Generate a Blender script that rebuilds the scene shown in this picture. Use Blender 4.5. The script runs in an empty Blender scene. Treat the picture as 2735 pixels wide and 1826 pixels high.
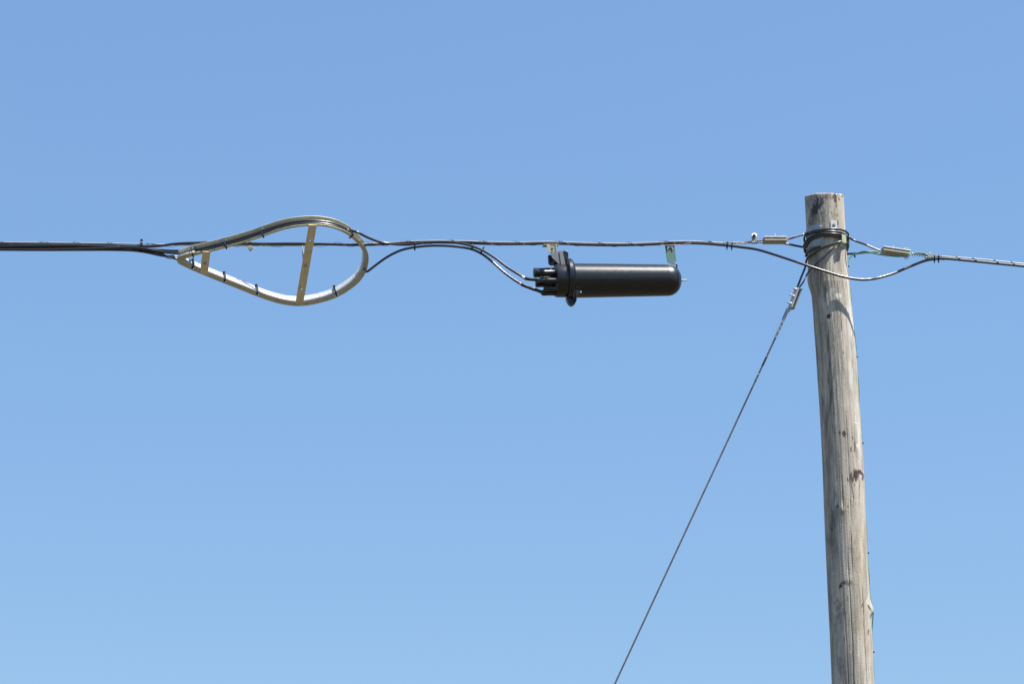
import bpy, bmesh, math, random
import numpy as np
from mathutils import Vector, Matrix, noise as mnoise

# ------------------------------------------------------------------ camera, sky, sun, exposure
SC = bpy.context.scene
COL = SC.collection
CAMZ = 1.6
PITCH = math.radians(17.5)
FPX = 7209.0                       # focal length in photo pixels (photo 2735 x 1826)
Y0 = 11.0                          # distance of the pole line from the camera
cam = bpy.data.cameras.new('camera'); camo = bpy.data.objects.new('camera', cam); COL.objects.link(camo)
camo.location = (0, 0, CAMZ); camo.rotation_euler = (math.pi/2 + PITCH, 0, 0)
cam.sensor_width = 36.0; cam.lens = 36.0*FPX/2735.0; cam.clip_start = 0.1; cam.clip_end = 5000
SC.camera = camo

SUN_EL = math.radians(66.0)
SUN_AZ = math.radians(64.0)        # to the right of the direction scene -> camera
sdir = Vector((math.sin(SUN_AZ)*math.cos(SUN_EL), -math.cos(SUN_AZ)*math.cos(SUN_EL), math.sin(SUN_EL)))
world = bpy.data.worlds.new('World'); SC.world = world; world.use_nodes = True
wt = world.node_tree; bg = wt.nodes['Background']
sky = wt.nodes.new('ShaderNodeTexSky'); sky.sky_type = 'NISHITA'; sky.sun_disc = False
sky.sun_elevation = SUN_EL; sky.sun_rotation = math.atan2(sdir.x, sdir.y)
sky.altitude = 0; sky.air_density = 1.52; sky.dust_density = 0.9; sky.ozone_density = 10.0
hz = wt.nodes.new('ShaderNodeMix'); hz.data_type = 'RGBA'; hz.inputs[0].default_value = 0.30      # even veil of haze over the whole sky
hz.inputs[7].default_value = (1.60, 2.84, 5.12, 1.0); wt.links.new(sky.outputs[0], hz.inputs[6])
wt.links.new(hz.outputs[2], bg.inputs[0]); bg.inputs[1].default_value = 0.084
sun = bpy.data.lights.new('sun', 'SUN'); suno = bpy.data.objects.new('sun', sun); COL.objects.link(suno)
sun.energy = 5.0; sun.angle = math.radians(0.53); sun.color = (1.0, 0.955, 0.89)
suno.rotation_euler = sdir.to_track_quat('Z', 'Y').to_euler(); suno.location = (4, -3, 14)
SC.view_settings.view_transform = 'Standard'; SC.view_settings.look = 'None'
SC.view_settings.exposure = 0.92; SC.view_settings.gamma = 1.0
SC.view_settings.use_curve_mapping = False

# ------------------------------------------------------------------ geometry helpers
random.seed(7)
RNG = np.random.default_rng(7)
CP, SP = math.cos(PITCH), math.sin(PITCH)
def ray(px, py):
    x = (px-1367.5)/FPX; y = (913.0-py)/FPX
    return Vector((x, CP - y*SP, SP + y*CP))
def P(px, py, dy=0.0):
    """point in the place seen in that direction, at distance Y0+dy from the camera"""
    d = ray(px, py); t = (Y0+dy)/d.y
    return Vector((0, 0, CAMZ)) + d*t
def zy(Y, py):
    d = ray(1367.5, py); return CAMZ + d.z*Y/d.y
def proj(v):
    r = Vector(v) - Vector((0, 0, CAMZ))
    f = r.y*CP + r.z*SP; u = -r.y*SP + r.z*CP
    return 1367.5 + FPX*r.x/f, 913.0 - FPX*u/f
S = 0.001605                        # metres for one photo pixel at the pole line

MATS = {}
def link_obj(name, me, mat=None, parent=None, smooth=True):
    o = bpy.data.objects.new(name, me); COL.objects.link(o)
    if mat is not None: me.materials.append(MATS[mat] if isinstance(mat, str) else mat)
    if smooth:
        me.polygons.foreach_set('use_smooth', [True]*len(me.polygons))
    if parent is not None:
        o.parent = parent
        bpy.context.view_layer.update() if False else None
        o.matrix_parent_inverse = parent_matrix(parent).inverted()
    return o
def parent_matrix(p):
    m = p.matrix_basis.copy()
    q = p
    while q.parent is not None:
        m = q.parent.matrix_basis @ q.matrix_parent_inverse @ m
        q = q.parent
    return m
def pydata(name, v, f, mat=None, parent=None, smooth=True):
    me = bpy.data.meshes.new(name); me.from_pydata([tuple(a) for a in v], [], f); me.validate(); me.update()
    return link_obj(name, me, mat, parent, smooth)
def frombm(name, bm, mat=None, parent=None, smooth=False):
    bmesh.ops.recalc_face_normals(bm, faces=bm.faces)
    me = bpy.data.meshes.new(name); bm.to_mesh(me); bm.free()
    return link_obj(name, me, mat, parent, smooth)
def tag(o, label, cat, group=None):
    o['label'] = label; o['category'] = cat
    if group: o['group'] = group
    return o
def empty(name, loc, label, cat, group=None):
    o = bpy.data.objects.new(name, None); COL.objects.link(o); o.location = loc; o.empty_display_size = 0.05
    return tag(o, label, cat, group)

def spline(pts, step=0.006, closed=False):
    """centripetal-ish Catmull-Rom through 3D points, resampled"""
    p = [Vector(a) for a in pts]
    out = []
    n = len(p)
    for i in range(n if closed else n-1):
        if closed:
            a, b, c, d = p[(i-1) % n], p[i], p[(i+1) % n], p[(i+2) % n]
        else:
            b, c = p[i], p[i+1]
            a = p[i-1] if i > 0 else b*2-c
            d = p[i+2] if i+2 < n else c*2-b
        L = (c-b).length
        k = max(2, int(L/step))
        t0 = 0.0; t1 = t0+max((b-a).length, 1e-6)**0.5; t2 = t1+max((c-b).length, 1e-6)**0.5; t3 = t2+max((d-c).length, 1e-6)**0.5
        for j in range(k):
            t = t1+(t2-t1)*j/k
            A1 = a*((t1-t)/(t1-t0))+b*((t-t0)/(t1-t0)); A2 = b*((t2-t)/(t2-t1))+c*((t-t1)/(t2-t1)); A3 = c*((t3-t)/(t3-t2))+d*((t-t2)/(t3-t2))
            B1 = A1*((t2-t)/(t2-t0))+A2*((t-t0)/(t2-t0)); B2 = A2*((t3-t)/(t3-t1))+A3*((t-t1)/(t3-t1))
            out.append(B1*((t2-t)/(t2-t1))+B2*((t-t1)/(t2-t1)))
    if not closed: out.append(p[-1].copy())
    return out
def smooth_pts(pts, it=3):
    p = [Vector(a) for a in pts]
    for _ in range(it):
        p = [p[0]]+[(p[i-1]+p[i]*2+p[i+1])/4 for i in range(1, len(p)-1)]+[p[-1]]
    return p
def frames(path):
    n = len(path); T = []
    for i in range(n):
        t = path[min(i+1, n-1)]-path[max(i-1, 0)]
        T.append(t.normalized() if t.length > 1e-9 else (T[-1] if T else Vector((1, 0, 0))))
    ref = Vector((0, 0, 1)) if abs(T[0].z) < 0.9 else Vector((0, 1, 0))
    u = (ref - T[0]*ref.dot(T[0])).normalized(); F = []
    for i in range(n):
        if i: u = (u - T[i]*u.dot(T[i])).normalized()
        F.append((T[i], u, T[i].cross(u)))
    return F
def tube_data(path, r, sides=10, cap=True, v=None, f=None):
    v = [] if v is None else v; f = [] if f is None else f
    F = frames(path); base = len(v)
    for i, (p, (t, u, w)) in enumerate(zip(path, F)):
        ri = r(i/(len(path)-1)) if callable(r) else r
        for k in range(sides):
            a = 2*math.pi*k/sides
            v.append(p + u*(ri*math.cos(a)) + w*(ri*math.sin(a)))
    for i in range(len(path)-1):
        for k in range(sides):
            a = base+i*sides+k; b = base+i*sides+(k+1) % sides
            f.append((a, b, b+sides, a+sides))
    if cap:
        f.append(tuple(base+k for k in reversed(range(sides))))
        e = base+(len(path)-1)*sides
        f.append(tuple(e+k for k in range(sides)))
    return v, f
def tube(name, path, r, mat, parent=None, sides=10):
    v, f = tube_data(path, r, sides)
    return pydata(name, v, f, mat, parent)
def helix(path, rad, pitch, phase=0.0, rad2=None, jitter=0.0, step=None):
    """points winding round a path"""
    F = frames(path); out = []; ang = phase; prev = path[0]
    for i, (p, (t, u, w)) in enumerate(zip(path, F)):
        L = (p-prev).length; prev = p
        loc = pitch(i/(len(path)-1)) if callable(pitch) else pitch
        ang += 2*math.pi*L/loc
        r1 = rad; r2 = rad if rad2 is None else rad2
        if jitter: r1 *= 1+jitter*mnoise.noise(Vector((p.x*9, 3.1, 0))); r2 *= 1+jitter*mnoise.noise(Vector((p.x*9, 7.7, 0)))
        out.append(p + u*(r1*math.cos(ang)) + w*(r2*math.sin(ang)))
    return out
def strand_obj(name, path, r, mat, parent=None, wires=6, pitch=0.09):
    """laid wire rope: several helical wires"""
    v, f = [], []
    rw = r*0.46
    for k in range(wires):
        tube_data(helix(path, r-rw, pitch, 2*math.pi*k/wires), rw, 6, True, v, f)
    return pydata(name, v, f, mat, parent)
def lathe(name, prof, axis_o, ax, mat, parent=None, n=40, smooth=True, autos=True):
    """prof: list of (distance along axis, radius)"""
    ax = Vector(ax).normalized(); ref = Vector((0, 0, 1)) if abs(ax.z) < 0.9 else Vector((0, 1, 0))
    u = (ref-ax*ref.dot(ax)).normalized(); w = ax.cross(u); v = []; f = []
    for (d, r) in prof:
        for k in range(n):
            a = 2*math.pi*k/n
            v.append(Vector(axis_o)+ax*d+u*(r*math.cos(a))+w*(r*math.sin(a)))
    for i in range(len(prof)-1):
        for k in range(n):
            f.append((i*n+k, i*n+(k+1) % n, (i+1)*n+(k+1) % n, (i+1)*n+k))
    f.append(tuple(reversed(range(n)))); f.append(tuple(range((len(prof)-1)*n, len(prof)*n)))
    o = pydata(name, v, f, mat, parent, smooth)
    bm = bmesh.new(); bm.from_mesh(o.data); bmesh.ops.recalc_face_normals(bm, faces=bm.faces)
    for e in bm.edges:
        if len(e.link_faces) == 2 and e.calc_face_angle() > 0.6: e.smooth = False
    bm.to_mesh(o.data); bm.free()
    return o
def prism_bm(bm, poly, depth_vec, bevel=0.0):
    """extrude a 3D polygon along a vector"""
    a = [bm.verts.new(Vector(p)) for p in poly]; b = [bm.verts.new(Vector(p)+depth_vec) for p in poly]
    n = len(poly); fs = [bm.faces.new(a), bm.faces.new(list(reversed(b)))]
    for i in range(n): fs.append(bm.faces.new((a[i], b[i], b[(i+1) % n], a[(i+1) % n])))
    if bevel > 0:
        ed = set(e for f_ in fs for e in f_.edges)
        bmesh.ops.bevel(bm, geom=list(ed), offset=bevel, segments=2, affect='EDGES', clamp_overlap=True)
def prism(name, poly, depth_vec, mat, parent=None, bevel=0.0006):
    bm = bmesh.new(); prism_bm(bm, poly, Vector(depth_vec), bevel)
    return frombm(name, bm, mat, parent)
def box(name, c, ux, uy, uz, mat, parent=None, bevel=0.0006):
    """oriented box; ux,uy,uz are half-extent vectors"""
    c, ux, uy, uz = Vector(c), Vector(ux), Vector(uy), Vector(uz)
    poly = [c-ux-uy-uz, c+ux-uy-uz, c+ux+uy-uz, c-ux+uy-uz]
    return prism(name, poly, uz*2, mat, parent, bevel)
def bolt(name, base, ax, length, r, mat, parent, hex_r=None, hex_h=0.004, hex_at=0.0, n=10):
    """threaded shank with a hexagon nut on it; one mesh"""
    ax = Vector(ax).normalized(); ref = Vector((0, 0, 1)) if abs(ax.z) < 0.9 else Vector((0, 1, 0))
    u = (ref-ax*ref.dot(ax)).normalized(); w = ax.cross(u); bm = bmesh.new()
    def cyl(d0, d1, rr, k, ph=0):
        prism_bm(bm, [Vector(base)+ax*d0+u*(rr*math.cos(2*math.pi*i/k+ph))+w*(rr*math.sin(2*math.pi*i/k+ph)) for i in range(k)], ax*(d1-d0))
    d = 0.0; i = 0
    while d < length-1e-5:                       # thread: alternating rings
        d1 = min(d+0.0016, length); cyl(d+0.00001, d1, r*(1.0 if i % 2 == 0 else 0.86), n); d = d1; i += 1
    if hex_r: cyl(hex_at, hex_at+hex_h, hex_r, 6, 0.3)
    return frombm(name, bm, mat, parent)

# ------------------------------------------------------------------ materials
def new_mat(name):
    m = bpy.data.materials.new(name); m.use_nodes = True; MATS[name] = m
    nt = m.node_tree; b = nt.nodes['Principled BSDF']
    return m, nt, b
def N(nt, typ, **kw):
    n = nt.nodes.new(typ)
    for k, v in kw.items(): setattr(n, k, v)
    return n
def ramp(nt, src, stops):
    r = N(nt, 'ShaderNodeValToRGB'); e = r.color_ramp.elements
    while len(e) < len(stops): e.new(0.5)
    for el, (p, c) in zip(e, stops):
        el.position = p; el.color = tuple(c)+(1,) if len(c) == 3 else c
    nt.links.new(src, r.inputs[0]); return r
def noise(nt, scale, detail=4, rough=0.55, vec=None, dist=0.0):
    n = N(nt, 'ShaderNodeTexNoise'); n.inputs['Scale'].default_value = scale; n.inputs['Detail'].default_value = detail
    n.inputs['Roughness'].default_value = rough; n.inputs['Distortion'].default_value = dist
    if vec is not None: nt.links.new(vec, n.inputs['Vector'])
    return n
def mapped(nt, scale=(1, 1, 1), loc=(0, 0, 0)):
    g = N(nt, 'ShaderNodeNewGeometry'); m = N(nt, 'ShaderNodeMapping')
    m.inputs['Scale'].default_value = scale; m.inputs['Location'].default_value = loc
    nt.links.new(g.outputs['Position'], m.inputs['Vector']); return m.outputs[0]
def mix(nt, fac, a, b, typ='MIX'):
    m = N(nt, 'ShaderNodeMix', data_type='RGBA', blend_type=typ, clamp_factor=True)
    for sock, val in ((m.inputs[0], fac), (m.inputs[6], a), (m.inputs[7], b)):
        if hasattr(val, 'is_linked') or hasattr(val, 'links'): nt.links.new(val, sock)
        else: sock.default_value = val if not isinstance(val, tuple) else (val+(1,) if len(val) == 3 else val)
    return m.outputs[2]
def bump(nt, b, h, strength=0.3, dist=0.001):
    n = N(nt, 'ShaderNodeBump'); n.inputs['Strength'].default_value = strength; n.inputs['Distance'].default_value = dist
    nt.links.new(h, n.inputs['Height']); nt.links.new(n.outputs[0], b.inputs['Normal']); return n
def simple(name, c0, c1, scale, rough=(0.4, 0.6), metal=0.0, bumps=0.15, spec=0.5, stretch=(1, 1, 1)):
    m, nt, b = new_mat(name); v = mapped(nt, stretch); n = noise(nt, scale, 5, 0.6, v)
    r = ramp(nt, n.outputs['Fac'], [(0.3, c0), (0.7, c1)]); nt.links.new(r.outputs[0], b.inputs['Base Color'])
    mr = N(nt, 'ShaderNodeMapRange'); mr.inputs[3].default_value = rough[0]; mr.inputs[4].default_value = rough[1]
    n2 = noise(nt, scale*2.3, 4, 0.6, v); nt.links.new(n2.outputs['Fac'], mr.inputs[0]); nt.links.new(mr.outputs[0], b.inputs['Roughness'])
    b.inputs['Metallic'].default_value = metal; b.inputs['Specular IOR Level'].default_value = spec
    if bumps: bump(nt, b, n2.outputs['Fac'], bumps, 0.0008)
    return m
simple('cable_black', (0.007, 0.007, 0.008), (0.014, 0.0135, 0.014), 60, (0.24, 0.36), 0, 0.05, 0.85)
simple('sleeve_black', (0.012, 0.012, 0.013), (0.026, 0.025, 0.025), 90, (0.32, 0.5), 0, 0.25, 0.5)
simple('tie_black', (0.006, 0.006, 0.007), (0.012, 0.012, 0.012), 200, (0.42, 0.55), 0, 0.0, 0.35)
simple('grip_black', (0.012, 0.013, 0.015), (0.03, 0.03, 0.032), 120, (0.25, 0.4), 0, 0.05, 0.8)
simple('leg_steel', (0.05, 0.06, 0.068), (0.10, 0.115, 0.125), 120, (0.35, 0.5), 0.4, 0.05)
simple('closure_black', (0.0055, 0.006, 0.007), (0.010, 0.010, 0.011), 23, (0.25, 0.38), 0, 0.10, 0.62)
simple('closure_grey', (0.17, 0.175, 0.19), (0.24, 0.243, 0.252), 55, (0.45, 0.6), 0, 0.1, 0.4)
simple('strand_steel', (0.36, 0.355, 0.345), (0.46, 0.45, 0.44), 40, (0.4, 0.5), 0.3, 0.0)
simple('lash_steel', (0.03, 0.03, 0.03), (0.06, 0.06, 0.058), 60, (0.3, 0.45), 0.3, 0.0)
simple('guy_steel', (0.20, 0.18, 0.18), (0.33, 0.295, 0.29), 55, (0.5, 0.7), 0.15, 0.2)
simple('grip_steel', (0.22, 0.21, 0.2), (0.42, 0.41, 0.39), 110, (0.4, 0.6), 0.6, 0.1)
simple('zinc', (0.42, 0.425, 0.42), (0.62, 0.62, 0.60), 70, (0.42, 0.62), 0.45, 0.15)
simple('zinc_dull', (0.26, 0.29, 0.31), (0.42, 0.45, 0.46), 38, (0.5, 0.7), 0.35, 0.15)
simple('white_tape', (0.62, 0.56, 0.42), (0.78, 0.73, 0.6), 220, (0.5, 0.7))
simple('lettering', (0.45, 0.45, 0.44), (0.6, 0.6, 0.58), 400, (0.6, 0.8), 0, 0)
simple('earth_green', (0.025, 0.17, 0.095), (0.04, 0.26, 0.15), 90, (0.3, 0.45), 0, 0.05)
def passivated(name, a, b_, c, metal=0.35, stain=0.35):
    """zinc plate with yellow-olive dichromate film and brownish spots"""
    m, nt, b = new_mat(name); v = mapped(nt)
    n = noise(nt, 26, 5, 0.62, v, 0.6); r = ramp(nt, n.outputs['Fac'], [(0.32, a), (0.52, b_), (0.72, c)])
    n2 = noise(nt, 95, 5, 0.65, v, 0.2); st = ramp(nt, n2.outputs['Fac'], [(0.56, (0, 0, 0)), (0.70, (1, 1, 1))])
    sm = N(nt, 'ShaderNodeMath', operation='MULTIPLY'); sm.inputs[1].default_value = stain; nt.links.new(st.outputs[0], sm.inputs[0])
    col = mix(nt, sm.outputs[0], r.outputs[0], (0.26, 0.15, 0.06))
    nt.links.new(col, b.inputs['Base Color']); b.inputs['Metallic'].default_value = metal
    mr = N(nt, 'ShaderNodeMapRange'); mr.inputs[3].default_value = 0.42; mr.inputs[4].default_value = 0.62
    nt.links.new(n2.outputs['Fac'], mr.inputs[0]); nt.links.new(mr.outputs[0], b.inputs['Roughness'])
    bump(nt, b, n2.outputs['Fac'], 0.12, 0.0006); return m
passivated('channel_zinc', (0.47, 0.465, 0.33), (0.60, 0.57, 0.41), (0.51, 0.515, 0.41), 0.8, 0.4)
passivated('bar_zinc', (0.60, 0.49, 0.28), (0.76, 0.61, 0.36), (0.62, 0.56, 0.37), 0.3, 0.45)
passivated('clamp_zinc', (0.36, 0.35, 0.275), (0.46, 0.445, 0.35), (0.36, 0.335, 0.24), 0.5, 0.4)
passivated('hanger_zinc', (0.34, 0.36, 0.20), (0.46, 0.44, 0.24), (0.28, 0.36, 0.23), 0.6, 0.3)
passivated('iridescent_zinc', (0.12, 0.28, 0.15), (0.15, 0.24, 0.22), (0.25, 0.22, 0.27), 0.7, 0.1)
passivated('cleat_zinc', (0.36, 0.42, 0.26), (0.46, 0.48, 0.30), (0.42, 0.42, 0.28), 0.2, 0.2)

def wood_mat():
    m, nt, b = new_mat('weathered_wood')
    fine = mapped(nt, (210, 210, 4.0)); mid = mapped(nt, (28, 28, 3.4)); big = mapped(nt, (15, 15, 2.2)); sp = mapped(nt, (1, 1, 1))
    nf = noise(nt, 1.0, 4, 0.62, fine); nm = noise(nt, 1.0, 6, 0.66, mid, 0.5); nb = noise(nt, 1.0, 5, 0.6, big, 0.6)
    base = ramp(nt, nm.outputs['Fac'], [(0.20, (0.235, 0.197, 0.155)), (0.40, (0.40, 0.352, 0.285)), (0.55, (0.535, 0.483, 0.402)), (0.76, (0.65, 0.605, 0.525))])
    big_t = ramp(nt, nb.outputs['Fac'], [(0.30, (0.46, 0.465, 0.48)), (0.44, (0.82, 0.82, 0.82)), (0.58, (1.0, 0.98, 0.95)), (0.72, (0.80, 0.68, 0.53))])
    c = mix(nt, 1.0, base.outputs[0], big_t.outputs[0], 'MULTIPLY')
    fr = ramp(nt, nf.outputs['Fac'], [(0.28, (0.78, 0.76, 0.74)), (0.5, (1, 1, 1)), (0.75, (1.06, 1.06, 1.06))])
    c = mix(nt, 0.55, c, fr.outputs[0], 'MULTIPLY')
    ns = noise(nt, 130, 4, 0.7, sp); spk = ramp(nt, ns.outputs['Fac'], [(0.30, (0.7, 0.68, 0.66)), (0.45, (1, 1, 1))])
    c = mix(nt, 0.6, c, spk.outputs[0], 'MULTIPLY')
    at = N(nt, 'ShaderNodeAttribute', attribute_name='wear_shade'); se = N(nt, 'ShaderNodeSeparateColor'); nt.links.new(at.outputs['Color'], se.inputs[0])
    c = mix(nt, se.outputs[2], c, (0.66, 0.64, 0.60))
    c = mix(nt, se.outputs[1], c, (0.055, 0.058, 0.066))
    c = mix(nt, se.outputs[0], c, (0.058, 0.040, 0.030))
    nt.links.new(c, b.inputs['Base Color']); b.inputs['Roughness'].default_value = 0.85
    b.inputs['Specular IOR Level'].default_value = 0.25
    mm = N(nt, 'ShaderNodeMath', operation='ADD'); nt.links.new(nf.outputs['Fac'], mm.inputs[0]); nt.links.new(ns.outputs['Fac'], mm.inputs[1])
    bump(nt, b, mm.outputs[0], 0.45, 0.003)
    return m
wood_mat()
def ground_mat():
    m, nt, b = new_mat('dry_ground'); v = mapped(nt)
    n1 = noise(nt, 0.35, 6, 0.6, v); n2 = noise(nt, 9, 6, 0.7, v)
    r1 = ramp(nt, n1.outputs['Fac'], [(0.35, (0.048, 0.046, 0.028)), (0.5, (0.088, 0.070, 0.045)), (0.65, (0.040, 0.047, 0.022))])
    r2 = ramp(nt, n2.outputs['Fac'], [(0.3, (0.6, 0.58, 0.55)), (0.7, (1.15, 1.12, 1.08))])
    nt.links.new(mix(nt, 1.0, r1.outputs[0], r2.outputs[0], 'MULTIPLY'), b.inputs['Base Color'])
    b.inputs['Roughness'].default_value = 0.95; bump(nt, b, n2.outputs['Fac'], 0.6, 0.04)
ground_mat()

# ------------------------------------------------------------------ the ground
bm = bmesh.new()
gx = [-1500, -400, -120, -40]+[x*2.0 for x in range(-16, 17)]+[40, 120, 400, 1500]
gy = [-1500, -400, -120, -40]+[y*2.0 for y in range(-14, 24)]+[60, 120, 400, 1500]
gv = [[bm.verts.new((x, y, 0.16*mnoise.noise(Vector((x*0.11, y*0.11, 0))) if abs(x) < 30 and abs(y) < 40 else 0)) for x in gx] for y in gy]
for j in range(len(gy)-1):
    for i in range(len(gx)-1): bm.faces.new((gv[j][i], gv[j][i+1], gv[j+1][i+1], gv[j+1][i]))
g = frombm('ground', bm, 'dry_ground', None, True); g['kind'] = 'structure'

# ------------------------------------------------------------------ the wooden pole
EDGE = [(524, 2149, 2253.5), (560, 2151, 2255), (611, 2154, 2257.5), (661, 2156, 2260.3), (690, 2157.5, 2262), (723, 2159, 2264.8), (748, 2160, 2267.3), (766, 2162, 2269.3),
        (788, 2167.7, 2271.5), (830, 2171.5, 2275.7), (873, 2174, 2279.7), (925, 2178.2, 2284.7), (998, 2182.8, 2290), (1080, 2188.6, 2295), (1167, 2193.6, 2301.3), (1264, 2198, 2307),
        (1351, 2201, 2311), (1420, 2203.6, 2313.8), (1552, 2209.5, 2320.3), (1693, 2216.5, 2328.7), (1826, 2222, 2335)]
zs = [zy(Y0, e[0]) for e in EDGE]
xs = [(P(e[1], e[0]).x+P(e[2], e[0]).x)/2 for e in EDGE]
rs = [(P(e[2], e[0]).x-P(e[1], e[0]).x)/2 for e in EDGE]
ZTOP = zs[0]+0.0
zslope = (xs[-1]-xs[-5])/(zs[-1]-zs[-5])
zs += [zs[-1]-1.0, -0.6]; xs += [xs[-1]-1.0*zslope, xs[-1]+(-0.6-zs[-1])*zslope]; rs += [rs[-1]+0.006, rs[-1]+0.02]
zs_a, xs_a, rs_a = np.array(zs[::-1]), np.array(xs[::-1]), np.array(rs[::-1])
def pole_x(z): return float(np.interp(z, zs_a, xs_a))
def pole_r(z): return float(np.interp(z, zs_a, rs_a))
pole = empty('utility_pole', (pole_x(0), Y0, 0), 'weathered grey wooden utility pole standing on the right', 'pole')

def lerp_smooth(z):
    return pole_x(z), pole_r(z)
NA = 300
z_list = list(np.arange(ZTOP, zs[20]-0.25, -0.0036))
z_list += list(np.arange(z_list[-1]-0.04, -0.5, -0.05))
# long drying checks: (azimuth deg, py top, py bottom, depth, wander)
CHECKS = [(33, 1570, 1990, 0.010, 3), (6, 1400, 1552, 0.006, 2), (-5, 1480, 1900, 0.006, 3), (9, 1110, 1420, 0.006, 2), (-52, 770, 960, 0.008, 4), (-28, 960, 1300, 0.004, 3),
          (14, 760, 950, 0.004, 1), (-12, 1280, 1380, 0.007, 1), (28, 1150, 1260, 0.004, 1), (48, 1180, 1350, 0.004, 2), (-38, 524, 640, 0.004, 2), (30, 524, 600, 0.005, 1),
          (5, 700, 800, 0.003, 1), (-20, 1640, 1990, 0.004, 2), (-45, 1350, 1700, 0.003, 2), (60, 960, 1100, 0.003, 1), (-70, 1000, 1500, 0.004, 3), (52, 1440, 1560, 0.003, 1)]
KNOTS = [(85, 1632, 0.012, 0.030), (-3, 1562, 0.003, 0.018), (-84, 752, 0.007, 0.05), (-14, 1375, 0.003, 0.015), (70, 1265, -0.003, 0.02)]
vv, ff = [], []
thetas = [2*math.pi*k/NA for k in range(NA)]
for z in z_list:
    cx, r0 = lerp_smooth(z)
    py = proj((cx, Y0, z))[1]
    for th in thetas:
        d = math.degrees(th); d = d-360 if d > 180 else d
        q = Vector((math.sin(th)*1.0, math.cos(th)*1.0, 0))
        r = r0*(1+0.010*mnoise.noise(Vector((q.x*1.3, q.y*1.3, z*0.9)))) + 0.0011*mnoise.noise(Vector((q.x*9, q.y*9, z*1.2))) + 0.0006*mnoise.noise(Vector((q.x*26, q.y*26, z*2.5)))
        for (a, y0, y1, dep, wan) in CHECKS:
            if y0-10 < py < y1+10:
                ac = a+wan*mnoise.noise(Vector((a, z*2.2, 0)))+0.5*wan*mnoise.noise(Vector((a, z*14, 5)))
                dd = abs(d-ac)
                if dd < 1.5:
                    e = min(1, max(0, (py-y0)/40))*min(1, max(0, (y1-py)/40))
                    r -= 0.8*dep*e*(1-dd/1.5)
        for (a, yk, hgt, rad) in KNOTS:
            dy_ = (py-yk)*S; da = math.radians(d-a)*r0
            asym = dy_/(rad*(1.5 if dy_ < 0 else 0.7)); q2 = asym*asym+(da/(rad*0.8))**2
            if q2 < 4: r += hgt*math.exp(-q2*1.6)
        edge = max(0.0, 1-(ZTOP-z)/0.006)
        r -= 0.0016*edge*edge
        zz = z
        if z > ZTOP-0.09:   # the saw cut is not quite level nor clean
            kf = 1-(ZTOP-z)/0.09
            zz = z + kf*(-0.0165*math.cos(th) + 0.0012*math.sin(th) + 0.0022*mnoise.noise(Vector((q.x*3, q.y*3, 1.0))) + 0.0009*mnoise.noise(Vector((q.x*11, q.y*11, 2.0))))
        vv.append(Vector((cx+r*math.sin(th), Y0-r*math.cos(th), zz)))
nz = len(z_list)
for i in range(nz-1):
    for k in range(NA):
        a = i*NA+k; b = i*NA+(k+1) % NA
        ff.append((a, a+NA, b+NA, b))
# top face as rings towards the middle
rings = 8; prevs = list(range(NA))
for j in range(1, rings):
    t = 1-j/rings; st = len(vv)
    for k in range(NA):
        c0 = Vector((pole_x(ZTOP), Y0, ZTOP)); p = vv[k]
        vv.append(Vector((c0.x+(p.x-c0.x)*t, c0.y+(p.y-c0.y)*t, c0.z+(p.z-c0.z)*t+0.002*mnoise.noise(Vector((p.x*60*t, p.y*60*t, 0))))))
    cur = list(range(st, st+NA))
    for k in range(NA): ff.append((prevs[k], prevs[(k+1) % NA], cur[(k+1) % NA], cur[k]))
    prevs = cur
ff.append(tuple(prevs))
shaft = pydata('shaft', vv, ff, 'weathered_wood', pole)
# wear and left-side shade painted on the wood: R dark brown scars, G grey-black mould and shade, B bleached patches
co = np.array([tuple(v) for v in vv])
rel = co-np.array([0, 0, CAMZ]); fz = rel[:, 1]*CP+rel[:, 2]*SP
VX = 1367.5+FPX*rel[:, 0]/fz; VY = 913-FPX*(-rel[:, 1]*SP+rel[:, 2]*CP)/fz
front = co[:, 1] < Y0+0.03
nzA = np.array([mnoise.fractal(Vector((x*0.16, y*0.075, 0.3)), 1.0, 2.0, 3) for x, y in zip(VX, VY)])
nzB = np.array([mnoise.fractal(Vector((x*0.30, y*0.03, 4.3)), 1.0, 2.0, 3) for x, y in zip(VX, VY)])
wear_shade = np.zeros((len(vv), 4)); wear_shade[:, 3] = 1
def blob(ch, cx, cy, rx, ry, amt=1.0, edge=0.35, rag=0.7, ang=0.0, streak=False):
    ca, sa = math.cos(ang), math.sin(ang); dx = VX-cx; dy = VY-cy
    u = (dx*ca+dy*sa)/rx; w = (-dx*sa+dy*ca)/ry
    q = 1-np.sqrt(u*u+w*w)+rag*(nzB if streak else nzA)
    wear_shade[:, ch] = np.maximum(wear_shade[:, ch], amt*np.clip(q/edge, 0, 1)*front*(np.abs(u)+np.abs(w) < 3))
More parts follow.
